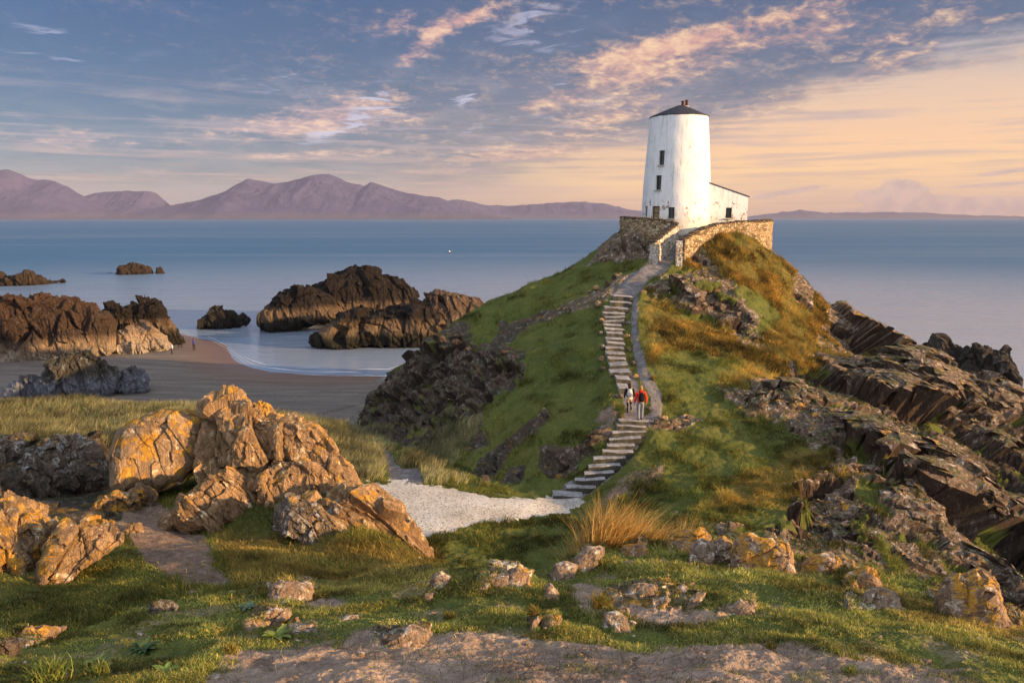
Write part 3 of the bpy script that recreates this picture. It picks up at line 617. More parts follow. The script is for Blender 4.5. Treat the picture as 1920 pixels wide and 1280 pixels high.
def beach_material():
    m, t, b = new_mat('shingle_beach'); pos = t.nodes.new('ShaderNodeNewGeometry').outputs['Position']
    st_ = t.mapping(pos, (.25, 1.6, 1), (0, 0, .12))
    n1 = t.noise(st_, .5, 5, .6); n2 = t.noise(t.mapping(pos, (1, .5, 1)), 6, 5, .8)
    c = t.ramp(t.add(t.mul(n1, .5), t.mul(n2, .5)), [(.3, (.06, .052, .046)), (.5, (.16, .135, .112)), (.66, (.27, .225, .18)), (.8, (.48, .43, .37))])
    zz = t.new('ShaderNodeSeparateXYZ', {0: pos}, out=2)
    c = t.mix(t.ss(t.add(zz, t.mul(n1, .3)), -18.0, -18.35, 0, .85), c, t.mix(n2, (.14, .075, .045), (.24, .13, .08)))
    t.links.new(c, b.inputs['Base Color'])
    t.links.new(t.ss(zz, -18.30, -18.47, .9, .35), b.inputs['Roughness'])
    t.links.new(t.bump(n2, .7, .05), b.inputs['Normal']); return m
M_beach = beach_material()

# ---- split the one sheet by what it is
idx = np.arange(ND * NU).reshape(ND, NU)
quads = np.stack([idx[:-1, :-1], idx[:-1, 1:], idx[1:, 1:], idx[1:, :-1]], -1).reshape(-1, 4)
qc = ground_class[:-1, :-1].ravel()
maskc = np.stack([rock, och, dirt, np.ones_like(rock)], -1).reshape(-1, 4)
def piece(name, cls, mat, flat=False):
    F = quads[qc == cls]
    used, inv = np.unique(F, return_inverse=True)
    o = mesh_np(name, V.reshape(-1, 3)[used], inv.reshape(-1, 4), mat, attrs={'mask': maskc[used]}, normals=None if flat else NRM.reshape(-1, 3)[used], smooth=not flat)
    return tag(o, kind='structure')
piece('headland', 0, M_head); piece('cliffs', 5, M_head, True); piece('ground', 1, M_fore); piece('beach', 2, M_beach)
piece('gravel_path', 3, M_grav); piece('path', 4, M_path)
# ground under and behind the camera
gx = np.concatenate([np.linspace(-40, -1.05, 30), us * 1.25, np.linspace(1.05, 40, 30)])
row0 = V[0, :, :]
bx, by = np.meshgrid(np.linspace(-12, 12, 80), np.linspace(-12, 1.3, 50))
bz = -1.83 + .05 * fbm(bx, by, bx * 0, .8, 3, s=5) - .02 * np.maximum(0, -by)
zr = np.interp(bx, row0[:, 0], row0[:, 2]); inw = (np.abs(bx) < 1.05)
bz = bz - .03
i2 = np.arange(80 * 50).reshape(50, 80)
back_o = mesh_np('ground_behind', np.stack([bx, by, bz], -1).reshape(-1, 3), np.stack([i2[:-1, :-1], i2[:-1, 1:], i2[1:, 1:], i2[1:, :-1]], -1).reshape(-1, 4), M_fore,
        attrs={'mask': np.tile([0, 0, .8, 1], (80 * 50, 1))}); tag(back_o, kind='structure')

# ------------------------------------------------------------------ sea
def sea_material():
    m, t, b = new_mat('sea_water'); pos = t.nodes.new('ShaderNodeNewGeometry').outputs['Position']
    sp = t.new('ShaderNodeSeparateXYZ', {0: pos}, out=None)
    dist = t.new('ShaderNodeVectorMath', {0: pos}, out='Value', operation='LENGTH')
    w1 = t.noise(t.mapping(pos, (.35, 1.3, 1), (0, 0, .06)), .55, 6, .62); w2 = t.noise(t.mapping(pos, (.3, 1.2, 1), (0, 0, -.1)), .06, 7, .65); w3 = t.noise(t.mapping(pos, (.10, .8, 1), (0, 0, .03)), .02, 8, .6)
    h = t.add(t.mul(w1, 1.0), t.add(t.mul(w2, 3.0), t.mul(w3, 5.0)))
    calm = t.ss(dist, 85, 200, .12, 1.0)
    big = t.noise(t.mapping(pos, (.06, .6, 1), (0, 0, .04), (2, 0, 0)), .03, 6, .6, .5)
    slick = t.ss(big, .50, .60)
    t.links.new(t.ss(dist, 80, 500, .5, .34), b.inputs['Specular IOR Level']); b.inputs['IOR'].default_value = 1.33
    col = t.mix(t.ss(dist, 70, 420), (.26, .32, .40), (.055, .145, .25))
    col = t.mix(t.mul(slick, .22), col, (.22, .27, .34))
    t.links.new(col, b.inputs['Base Color']); t.links.new(t.ss(dist, 90, 400, .12, .42), b.inputs['Roughness'])
    bp = t.new('ShaderNodeBump', {'Height': h, 'Distance': .55}, out=None); t.links.new(t.mul(calm, t.sub(1.0, t.mul(slick, .45))), bp.inputs['Strength'])
    t.links.new(bp.outputs[0], b.inputs['Normal']); return m
R = 12000.0
ys = np.concatenate([[-12000, -2000, -200], np.geomspace(20, 12000, 60)]); xs = np.concatenate([-np.geomspace(12000, 20, 30), [0], np.geomspace(20, 12000, 30)])
sxx, syy = np.meshgrid(xs, ys); i3 = np.arange(sxx.size).reshape(sxx.shape)
tag(mesh_np('sea', np.stack([sxx, syy, sxx * 0 + SEA], -1).reshape(-1, 3), np.stack([i3[:-1, :-1], i3[:-1, 1:], i3[1:, 1:], i3[1:, :-1]], -1).reshape(-1, 4), sea_material()), kind='structure')

# ------------------------------------------------------------------ far mountains
def mountain_material(name, tone=1.0):
    m, t, b = new_mat(name); pos = t.nodes.new('ShaderNodeNewGeometry').outputs['Position']
    geo = t.nodes.new('ShaderNodeNewGeometry'); nz = t.new('ShaderNodeSeparateXYZ', {0: geo.outputs['Normal']}, out=2)
    n1 = t.noise(pos, .006, 7, .65); n2 = t.noise(pos, .03, 6, .7)
    c = t.ramp(t.add(t.mul(n1, .6), t.mul(n2, .4)), [(.3, (.028, .036, .095)), (.5, (.050, .056, .135)), (.65, (.085, .080, .160)), (.8, (.20, .16, .22))])  # violet-blue base colour paints distance haze into the slopes
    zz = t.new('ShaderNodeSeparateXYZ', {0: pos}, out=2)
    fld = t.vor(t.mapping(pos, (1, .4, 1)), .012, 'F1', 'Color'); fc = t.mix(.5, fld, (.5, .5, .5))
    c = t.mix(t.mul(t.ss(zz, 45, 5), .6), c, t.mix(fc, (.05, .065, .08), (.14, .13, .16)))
    t.links.new(c, b.inputs['Base Color']); b.inputs['Roughness'].default_value = 1.0
    t.links.new(t.bump(n2, .6, 12), b.inputs['Normal']); return m
def mountain(name, prof, D0, depth, label, seed, cliff=0):
    px = np.linspace(prof[0][0], prof[-1][0], 420)
    py = np.interp(px, [p[0] for p in prof], [p[1] for p in prof])
    py = py - 2.0 * ridged(px, px * 0, px * 0, .035, 5, .6, s=seed) + .6
    crest = np.array([P(a, b_, D0)[2] for a, b_ in zip(px, py)]); X0 = np.array([P(a, b_, D0)[0] for a, b_ in zip(px, py)])
    v = np.linspace(-1, 1, 150); gx_, gv = np.meshgrid(X0, v)
    h = np.maximum(crest - SEA, 0)[None, :]
    yy = D0 + gv * depth + depth * .18 * fbm(gx_, gv * 0, gx_ * 0, .0016, 3, s=seed + 3)
    prof_v = (1 - np.abs(gv)) ** 1.25
    ero = ridged(gx_, yy, gx_ * 0, .0022, 5, .55, s=seed + 5)
    zt = SEA - 6 + (h + 6) * np.clip(prof_v * (1 + (.42 * (ero - .15)) * np.sin(np.pi * np.clip(prof_v, 0, 1))), 0, 1.0)
    lip = np.clip((v + 1) / .08, 0, 1)[:, None]
    i_ = np.arange(zt.size).reshape(zt.shape)
    o = mesh_np(name, np.stack([gx_, yy, zt], -1).reshape(-1, 3), np.stack([i_[:-1, :-1], i_[:-1, 1:], i_[1:, 1:], i_[1:, :-1]], -1).reshape(-1, 4), M_mount)
    tag(o, kind='structure'); return o
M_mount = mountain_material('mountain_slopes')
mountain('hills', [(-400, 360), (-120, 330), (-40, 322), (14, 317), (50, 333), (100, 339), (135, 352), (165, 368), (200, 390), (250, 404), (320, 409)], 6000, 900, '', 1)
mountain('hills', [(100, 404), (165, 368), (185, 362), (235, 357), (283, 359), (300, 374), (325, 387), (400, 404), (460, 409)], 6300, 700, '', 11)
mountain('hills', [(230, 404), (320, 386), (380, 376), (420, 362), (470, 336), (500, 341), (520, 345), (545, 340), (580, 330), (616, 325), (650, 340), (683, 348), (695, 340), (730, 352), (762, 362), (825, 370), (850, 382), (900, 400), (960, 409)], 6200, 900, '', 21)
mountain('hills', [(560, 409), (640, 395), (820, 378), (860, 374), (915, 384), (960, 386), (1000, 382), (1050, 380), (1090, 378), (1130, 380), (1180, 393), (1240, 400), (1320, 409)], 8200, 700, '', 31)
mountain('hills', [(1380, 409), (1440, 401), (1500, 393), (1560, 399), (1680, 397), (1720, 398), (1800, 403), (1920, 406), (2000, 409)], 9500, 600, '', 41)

# ------------------------------------------------------------------ haze
def haze():
    bm = bmesh.new(); bmesh.ops.create_cube(bm, size=1)
    for v_ in bm.verts: v_.co = (v_.co.x * 24100, v_.co.y * 24100, -27.5 if v_.co.z < 0 else 440)
    m = bpy.data.materials.new('haze_air'); m.use_nodes = True; t = NT(m.node_tree); t.nodes.clear()
    o = t.nodes.new('ShaderNodeOutputMaterial')
    v = t.new('ShaderNodeVolumePrincipled', {'Color': (.70, .68, .84, 1), 'Density': HAZE, 'Anisotropy': 0.0})
    t.links.new(v, o.inputs['Volume'])
    tag(obj_bm('haze', bm, m), 'thin violet evening haze over the sea and mountains', kind='stuff')
HAZE = 4.5e-5
haze()
# ------------------------------------------------------------------ rocks as things of their own
def rock_material(name, tone=(1, 1, 1), lo=.5, lw=.5, scale=1.0, bd=.05, bands=None, moss=0.0):
    m, t, b = new_mat(name); geo = t.nodes.new('ShaderNodeNewGeometry'); pos = geo.outputs['Position']
    p = t.mapping(pos, (scale,) * 3)
    c, n2, n3 = rock_color(t, p, tone, lo, lw)
    nz = t.new('ShaderNodeSeparateXYZ', {0: geo.outputs['Normal']}, out=2)
    if bands:                        # (z, colour) zones of weed, barnacle and lichen above the water
        zz = t.new('ShaderNodeSeparateXYZ', {0: pos}, out=2)
        nb = t.noise(p, .35, 5, .6); zz = t.add(zz, t.mul(t.sub(nb, .5), 1.6))
        lo_, hi_ = bands[0][0], bands[-1][0]
        bc = t.ramp(t.lin(zz, lo_, hi_), [((z - lo_) / (hi_ - lo_), cc) for z, cc in bands])
        c = t.mix(t.ss(n2, .3, .7, 1.0, .72), t.mix(.5, c, (.5, .5, .5)), bc)
        c = t.mix(1.0, bc, t.mix(.5, t.ramp(t.add(t.mul(n2, .6), t.mul(n3, .4)), [(.3, (.35, .33, .32)), (.5, (1, 1, 1)), (.75, (1.7, 1.7, 1.75))]), (1, 1, 1)), 'MULTIPLY')
        wsp = t.noise(t.mapping(p, (1, 1, .5), (.3, .4, 0)), 3.0, 8, .7)
        c = t.mix(t.mul(t.ss(wsp, .57, .63), .5 * lw), c, (.45, .44, .43))
    if moss:
        mn = t.noise(t.mapping(p, loc=(4, 4, 4)), 1.6, 6, .65)
        c = t.mix(t.mul(t.ss(t.add(nz, t.mul(t.sub(mn, .5), 1.8)), .78, 1.05), moss), c, t.mix(mn, (.03, .05, .01), (.12, .10, .02)))
    t.links.new(c, b.inputs['Base Color']); b.inputs['Roughness'].default_value = .9
    t.links.new(rock_bump(t, p, 1.0, bd), b.inputs['Normal']); return m
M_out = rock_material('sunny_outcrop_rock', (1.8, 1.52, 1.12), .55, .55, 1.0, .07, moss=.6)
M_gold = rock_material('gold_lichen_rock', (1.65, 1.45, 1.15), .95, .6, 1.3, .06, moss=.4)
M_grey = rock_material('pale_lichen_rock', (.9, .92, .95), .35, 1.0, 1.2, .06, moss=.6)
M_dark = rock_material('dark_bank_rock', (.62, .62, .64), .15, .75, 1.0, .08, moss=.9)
M_stone = rock_material('small_pale_stone', (1.7, 1.6, 1.5), .25, .75, 3.2, .02)
M_stoneg = rock_material('small_gold_stone', (1.7, 1.5, 1.3), .95, .8, 2.6, .025)
M_sea = rock_material('tidal_rock', bands=[(SEA - .5, (.018, .017, .014)), (SEA + 1.6, (.026, .024, .016)), (SEA + 2.6, (.17, .12, .075)), (SEA + 3.6, (.15, .10, .06)), (SEA + 4.4, (.024, .018, .014)), (SEA + 12, (.016, .012, .011))], lw=.1, scale=.5, bd=.28)
M_seal = rock_material('beach_stack_rock', bands=[(SEA - .5, (.28, .24, .20)), (SEA + 1.0, (.36, .29, .21)), (SEA + 2.4, (.31, .22, .14)), (SEA + 3.6, (.065, .042, .030)), (SEA + 12, (.085, .048, .028))], lw=.1, scale=.5, bd=.28)
M_seat = rock_material('low_tan_rock', bands=[(SEA - .5, (.30, .29, .29)), (SEA + 1.0, (.38, .31, .24)), (SEA + 3, (.36, .26, .17)), (SEA + 4.5, (.12, .08, .055))], lw=.6, scale=.6, bd=.2)
M_seab = rock_material('blue_grey_beach_rock', bands=[(SEA - .5, (.13, .14, .17)), (SEA + 2.2, (.20, .21, .25)), (SEA + 3.2, (.09, .08, .065)), (SEA + 6, (.055, .05, .032))], lw=1.0, scale=.8, bd=.2)
M_seak = rock_material('weedy_sea_rock', bands=[(SEA - .5, (.022, .020, .016)), (SEA + 3, (.035, .030, .020)), (SEA + 6, (.045, .035, .028))], lw=.1, scale=.5, bd=.28)
M_seaf = rock_material('far_reef_rock', bands=[(SEA - .5, (.02, .017, .014)), (SEA + 1.2, (.05, .034, .022)), (SEA + 5, (.055, .038, .026))], lw=.1, scale=.3, bd=.3)
M_rgt = rock_material('right_reef_rock', bands=[(SEA - .5, (.05, .045, .042)), (SEA + 1.5, (.06, .052, .045)), (SEA + 6, (.055, .044, .034))], lw=.4, scale=.6, bd=.25)

_cs = {}
def cube_sphere(n):
    if n in _cs: return _cs[n]
    g = np.tan(np.linspace(-math.pi / 4, math.pi / 4, n)); a, b = np.meshgrid(g, g); o = np.ones_like(a)
    faces = [(o, a, b), (-o, -a, b), (-a, o, b), (a, -o, b), (a, b, o), (a, -b, -o)]
    Vs = np.concatenate([np.stack(f, -1).reshape(-1, 3) for f in faces]); Vs /= np.linalg.norm(Vs, axis=1, keepdims=True)
    i_ = np.arange(n * n).reshape(n, n); q = np.stack([i_[:-1, :-1], i_[:-1, 1:], i_[1:, 1:], i_[1:, :-1]], -1).reshape(-1, 4)
    F = np.concatenate([q + k * n * n for k in range(6)])
    key = np.round(Vs * 1e5).astype(np.int64); _, first, inv = np.unique(key, axis=0, return_index=True, return_inverse=True)
    inv = inv.ravel(); _cs[n] = (Vs[first], inv[F]); return _cs[n]
def rock_thing(name, label, cat, poly, D, mat, seed, thick=.55, amp=1.0, group=None, n=None, bed=(.2, .1, -1.0), stretch=2.4, p=3.6, fsc=1.0, sink=0.0):
    poly = np.array(poly, float); cx, cy = (poly.min(0) + poly.max(0)) / 2
    # a good centre: inside the outline
    c0_ = np.array(P(cx, cy, D)); w = np.array(ray(cx, cy)); w = w / np.linalg.norm(w)
    r = np.array([w[1], -w[0], 0]); r /= np.linalg.norm(r); u = np.cross(r, w)
    pts = []
    for a, b_ in poly:
        d = np.array(ray(a, b_)); k = (c0_ @ w) / (d @ w); q_ = d * k - c0_; pts.append((q_ @ r, q_ @ u))
    pts = np.array(pts)
    wpx = poly[:, 0].max() - poly[:, 0].min(); size = max(np.ptp(pts[:, 0]), np.ptp(pts[:, 1])); mn_ = min(np.ptp(pts[:, 0]), np.ptp(pts[:, 1]))
    # radius of the outline in every direction
    th = np.linspace(-math.pi, math.pi, 721); rad = np.zeros(721)
    for k, a in enumerate(th):
        dx, dy = math.cos(a), math.sin(a); best = 0
        for i in range(len(pts)):
            x1, y1 = pts[i]; x2, y2 = pts[(i + 1) % len(pts)]; exx, eyy = x2 - x1, y2 - y1
            den = dx * eyy - dy * exx
            if abs(den) < 1e-12: continue
            tt = (x1 * eyy - y1 * exx) / den; ss_ = (x1 * dy - y1 * dx) / den
            if tt > 0 and -1e-9 <= ss_ <= 1 + 1e-9: best = max(best, tt)
        rad[k] = best
    ker = np.ones(7) / 7; rad = np.convolve(np.r_[rad[-4:-1], rad, rad[1:4]], ker, 'valid')
    n = n or int(np.clip(wpx / 1.875 * .95, 14, 150))
    S, F = cube_sphere(n)
    a, b_, c = S[:, 0], S[:, 2], S[:, 1]
    rho = np.hypot(a, b_); k = (rho ** p + np.abs(c) ** p) ** (-1 / p); rho2 = rho * k; c2 = c * k
    ang = np.arctan2(b_, a); R_ = np.interp(ang, th, rad)
    T = thick * math.sqrt(size * mn_) * 1.05
    q_ = np.outer(rho2 * R_ * np.cos(ang), r) + np.outer(rho2 * R_ * np.sin(ang), u) + np.outer(c2 * T * .62, w)
    Vw = q_ + c0_
    # displacement
    cen = c0_; f0 = 1.0 / (size + 1e-6)
    nrm = vert_normals(Vw, F); sink = 0.0
    sq_ = strata(Vw, bed, stretch); sq_ = sq_ + size * .035 * np.stack([fbm(Vw[:, 0], Vw[:, 1], Vw[:, 2], 2.5 * f0, 3, s=seed + k) for k in (60, 61, 62)], 1)
    f1 = 2.7 * f0 * fsc
    fv_, fb_ = facets(sq_[:, 0], sq_[:, 1], sq_[:, 2], f1, seed, .9); fw_, fc_ = facets(sq_[:, 0], sq_[:, 1], sq_[:, 2], f1 * 2.9, seed + 5, .9)
    a_ = size * .085 * amp
    fx_, _ = facets(sq_[:, 0], sq_[:, 1], sq_[:, 2], f1 * 7.5, seed + 9, 1.1)
    d_ = a_ * (1.45 * fv_ + .70 * fw_ + .17 * fx_ - .22 * (1 - sstep(fb_, 0, .07)) - .05 * (1 - sstep(fc_, 0, .10)) + .22 * ridged(sq_[:, 0], sq_[:, 1], sq_[:, 2], f1 * 1.3, 4, s=seed) + .16 * ridged(sq_[:, 0], sq_[:, 1], sq_[:, 2], f1 * 6, 3, .7, s=seed + 2) - .15)
    Vw = Vw + nrm * d_[:, None]
    base = Vector((c0_[0], c0_[1], float(Vw[:, 2].min())))
    o = mesh_np(name, Vw - np.array(base), F, mat, loc=base - Vector((0, 0, sink)), smooth=False)
    tag(o, label, cat, group); return o
def vert_normals(Vv, F):
    fn = np.cross(Vv[F[:, 2]] - Vv[F[:, 0]], Vv[F[:, 3]] - Vv[F[:, 1]]); nn = np.zeros_like(Vv)
    for k in range(4): np.add.at(nn, F[:, k], fn)
    nn /= np.linalg.norm(nn, axis=1, keepdims=True) + 1e-12
    if (nn * (Vv - Vv.mean(0))).sum() < 0: nn = -nn
    return nn

R_ = rock_thing
# --- the big outcrop on the left
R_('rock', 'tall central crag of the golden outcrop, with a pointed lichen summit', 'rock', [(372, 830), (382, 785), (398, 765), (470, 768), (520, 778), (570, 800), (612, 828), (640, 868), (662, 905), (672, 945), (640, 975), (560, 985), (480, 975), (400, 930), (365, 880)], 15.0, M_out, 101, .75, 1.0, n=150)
R_('rock', 'pointed orange lichen block crowning the highest outcrop', 'rock', [(376, 792), (383, 762), (400, 742), (430, 725), (452, 735), (482, 762), (500, 790), (440, 805), (390, 805)], 15.2, M_gold, 102, .7, .9)
R_('rock', 'small orange lichen knob right of the highest summit block', 'rock', [(465, 790), (472, 762), (488, 754), (505, 758), (515, 775), (510, 795)], 15.1, M_gold, 103, .7)
R_('rock', 'rounded upright boulder, orange above and grey below, left of the tall crag', 'rock', [(208, 912), (211, 850), (222, 815), (248, 790), (300, 772), (350, 766), (386, 776), (392, 808), (380, 858), (345, 908), (290, 922), (225, 925)], 14.3, M_gold, 104, .6, .28, n=130, fsc=.8)
R_('rock', 'broad brown shoulder of rock high on the right flank of the outcrop', 'rock', [(500, 800), (545, 790), (590, 806), (628, 845), (650, 880), (668, 930), (640, 960), (600, 930), (560, 880), (510, 850)], 14.3, M_out, 105, .6, .9, n=120)
R_('rock', 'ribbed sloping slab at the left foot of the outcrop beside the dirt path', 'rock', [(310, 990), (345, 945), (395, 892), (425, 868), (455, 880), (490, 915), (508, 962), (470, 985), (430, 990), (412, 1010), (380, 990), (340, 1000)], 12.7, M_out, 106, .5, .9, n=120, bed=(.6, 0, -.7), stretch=3)
R_('rock', 'smooth rounded face of rock in the middle of the outcrop', 'rock', [(478, 935), (488, 895), (530, 868), (575, 862), (608, 885), (625, 925), (600, 955), (545, 985), (500, 980)], 13.0, M_out, 107, .6, .8, n=110)
R_('rock', 'grey and white lichen block with orange foot at the front of the outcrop', 'rock', [(520, 1000), (524, 955), (545, 938), (590, 938), (632, 958), (644, 1000), (642, 1050), (620, 1068), (590, 1062), (575, 1030), (545, 1012)], 11.6, M_grey, 108, .65, .95, n=110)
R_('rock', 'long brown ridge descending to the right end of the outcrop', 'rock', [(560, 1010), (598, 935), (650, 905), (695, 925), (742, 955), (792, 1005), (814, 1045), (802, 1078), (700, 1062), (620, 1055)], 12.3, M_out, 109, .55, 1.0, n=120, bed=(.7, 0, -.6), stretch=3)
R_('rock', 'small pinnacle of brown rock standing in the grass below the long ridge', 'rock', [(708, 1075), (715, 1048), (727, 1034), (742, 1045), (756, 1065), (768, 1090), (735, 1095)], 10.9, M_out, 110, .6)
R_('rock', 'lowest brown rock at the right tip of the outcrop above the dry grass', 'rock', [(745, 1060), (758, 1035), (785, 1040), (800, 1065), (806, 1090), (775, 1095)], 11.0, M_out, 111, .6)
R_('rock', 'low crumbling lichen rock between the boulder and the dirt path', 'rock', [(168, 975), (185, 945), (215, 925), (262, 916), (282, 930), (262, 950), (245, 985), (195, 992)], 13.0, M_gold, 112, .6)
R_('rock', 'sharp brown stone poking from turf just above the dirt path', 'rock', [(230, 1000), (238, 985), (262, 982), (270, 998), (250, 1010)], 11.9, M_out, 113, .7)
R_('rock', 'orange boulder cropped by the left edge of the photo', 'rock', [(-60, 1140), (-60, 950), (20, 948), (75, 958), (110, 975), (95, 1000), (62, 1012), (58, 1060), (40, 1110), (0, 1145)], 9.6, M_gold, 114, .55, .9, n=110)
R_('rock', 'narrow pillar of lichen rock in the gully at the left edge', 'rock', [(22, 1100), (24, 1050), (40, 1035), (56, 1052), (50, 1100), (35, 1125)], 9.2, M_gold, 115, .7)
R_('rock', 'long leaning slab with white lichen edge rising from the lower left gully', 'rock', [(66, 1165), (76, 1100), (95, 1040), (122, 985), (160, 972), (212, 985), (238, 1005), (205, 1042), (158, 1062), (118, 1100), (90, 1150)], 9.3, M_gold, 116, .42, .8, n=120, bed=(.6, 0, .8), stretch=3)
R_('rock', 'pale lichen boulder on the dark bank left of the upright boulder', 'rock', [(48, 905), (55, 860), (85, 830), (120, 815), (160, 825), (188, 850), (182, 885), (130, 905)], 16.8, M_grey, 117, .6, 1.0)
R_('rock', 'yellow topped grey rock at the left edge beside the marram', 'rock', [(-40, 905), (-40, 830), (15, 822), (42, 830), (30, 860), (18, 900)], 17.2, M_grey, 118, .6)
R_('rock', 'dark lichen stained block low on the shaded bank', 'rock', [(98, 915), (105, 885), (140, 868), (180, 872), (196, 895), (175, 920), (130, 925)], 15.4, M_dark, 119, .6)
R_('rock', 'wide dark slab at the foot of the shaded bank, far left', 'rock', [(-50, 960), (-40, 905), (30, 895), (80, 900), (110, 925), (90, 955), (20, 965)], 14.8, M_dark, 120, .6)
# --- beach and sea rocks
R_('sea_stack', 'huge domed brown rock with tan base standing on the beach, far left', 'rock', [(-60, 685), (-60, 600), (0, 575), (20, 562), (70, 555), (132, 558), (160, 575), (182, 600), (192, 635), (197, 666), (150, 678), (60, 688)], 96, M_seal, 201, .6, .6, fsc=1.9, n=150)
R_('sea_stack', 'narrow brown slab leaning on the right of the huge domed beach rock', 'rock', [(165, 612), (176, 583), (204, 582), (216, 602), (217, 655), (200, 668), (186, 660)], 97, M_seal, 202, .6, .5)
R_('sea_stack', 'dark crested rock behind the low tan rocks at the water edge', 'rock', [(195, 588), (212, 580), (240, 577), (268, 566), (288, 563), (300, 572), (308, 595), (320, 618), (333, 645), (300, 655), (230, 655), (200, 640)], 107, M_sea, 203, .5, .8, fsc=1.9, n=120)
R_('beach_rock', 'low rounded tan rocks at the foot of the dark crested rock', 'rock', [(216, 660), (218, 630), (235, 613), (264, 611), (286, 620), (302, 630), (322, 640), (323, 654), (290, 660), (250, 662)], 101, M_seat, 204, .6)
R_('beach_rock', 'small dark rock at the waterline right of the crested rock', 'rock', [(318, 640), (320, 622), (330, 616), (336, 628), (344, 634), (336, 644)], 108, M_seak, 205, .7)
R_('beach_rock', 'pale tan rock on the beach cropped by the left edge', 'rock', [(-30, 685), (-20, 655), (12, 646), (28, 660), (36, 682), (20, 690)], 91, M_seat, 206, .6)
R_('beach_rock', 'domed mossy rock with blue grey base in the middle of the beach', 'rock', [(76, 745), (86, 705), (104, 680), (132, 662), (162, 664), (182, 674), (206, 690), (224, 706), (226, 730), (210, 743), (150, 750), (100, 750)], 74, M_seab, 207, .6, 1.0, n=110)
R_('beach_rock', 'pointed blue grey rock left of the mossy beach dome', 'rock', [(2, 750), (20, 722), (42, 702), (66, 707), (82, 718), (106, 738), (100, 750), (40, 752)], 73, M_seab, 208, .6, 1.0)
R_('beach_rock', 'separate dark block right of the mossy beach dome', 'rock', [(221, 735), (227, 702), (246, 687), (270, 693), (280, 714), (276, 735), (245, 740)], 76, M_seab, 209, .7)
R_('sea_rock', 'low brown reef in the sea at the left edge', 'rock', [(-30, 538), (0, 527), (28, 520), (52, 513), (74, 521), (95, 528), (93, 536), (40, 540)], 206, M_seaf, 210, .6, 1.1)
R_('sea_rock', 'thin dark sliver of rock right of the left edge reef', 'rock', [(92, 531), (104, 525), (116, 524), (123, 527), (110, 531)], 212, M_seaf, 211, .6)
R_('sea_rock', 'flat topped brown islet far out on the left', 'rock', [(221, 519), (223, 502), (240, 495), (260, 493), (281, 500), (285, 511), (282, 519)], 246, M_seaf, 212, .6, .9)
R_('sea_rock', 'small stump of rock right of the flat topped islet', 'rock', [(291, 516), (293, 503), (301, 500), (305, 508), (309, 513), (302, 517)], 248, M_seaf, 213, .6)
R_('sea_rock', 'tiny rock awash left of the flat topped islet', 'rock', [(198, 515), (204, 511), (212, 512), (214, 516), (205, 518)], 250, M_seak, 214, .6)
R_('sea_rock', 'black humped rock alone in the shallows', 'rock', [(367, 618), (371, 600), (392, 582), (410, 575), (430, 587), (446, 600), (440, 612), (400, 620)], 125, M_seak, 215, .65, 1.1)
R_('sea_rock', 'small black rock touching the humped rock in the shallows', 'rock', [(440, 609), (448, 590), (456, 585), (470, 600), (462, 609)], 126, M_seak, 216, .65)
R_('sea_rock', 'dark weedy left end of the long back reef', 'rock', [(484, 606), (490, 588), (508, 566), (540, 547), (580, 541), (625, 560), (640, 590), (598, 604), (560, 620), (500, 624)], 124, M_sea, 217, .6, .5, fsc=1.5, n=110)
R_('sea_rock', 'high dark humped ridge with a tan band, the long back reef', 'rock', [(560, 580), (572, 545), (600, 530), (640, 524), (660, 511), (690, 502), (722, 511), (750, 524), (772, 541), (778, 560), (770, 585), (700, 605), (620, 610)], 132, M_sea, 218, .5, .42, fsc=1.6, n=130)
R_('sea_rock', 'tiny rock at the right end of the long back reef', 'rock', [(770, 558), (774, 548), (782, 545), (787, 556), (778, 561)], 150, M_seak, 219, .6)
R_('sea_rock', 'broad tan and black front reef nearest the beach', 'rock', [(600, 642), (618, 615), (642, 598), (668, 585), (722, 588), (780, 578), (830, 600), (840, 640), (780, 655), (700, 655), (640, 655)], 108, M_sea, 220, .5, .6, fsc=1.5, n=130)
R_('sea_rock', 'low wet purple rock at the left tip of the front reef', 'rock', [(577, 640), (584, 628), (604, 624), (628, 632), (640, 650), (600, 652)], 106, M_seak, 221, .6)
R_('sea_rock', 'brown knuckled rock running behind the grassy nose from the front reef', 'rock', [(770, 640), (778, 590), (800, 562), (820, 548), (850, 552), (893, 557), (905, 575), (900, 620), (860, 655), (800, 660)], 112, M_seat, 222, .5, .55, fsc=1.5, n=110)
R_('sea_rock', 'black rounded promontory beyond the right-hand cliff', 'rock', [(1780, 735), (1782, 680), (1800, 655), (1825, 648), (1852, 651), (1880, 668), (1903, 698), (1916, 722), (1880, 732), (1840, 730)], 80, M_rgt, 223, .6, 1.0, n=110)
R_('sea_rock', 'black lumpy rock between the cliff foot and the rounded promontory', 'rock', [(1655, 730), (1668, 672), (1690, 657), (1720, 656), (1735, 645), (1768, 642), (1795, 655), (1830, 690), (1830, 735), (1740, 745)], 84, M_rgt, 224, .6, 1.1, n=110)
R_('sea_rock', 'grey green rock at the right edge above the little inlet', 'rock', [(1830, 850), (1842, 760), (1868, 744), (1900, 762), (1930, 748), (1975, 770), (1985, 860), (1900, 880)], 57, M_rgt, 225, .6, 1.0, n=100)
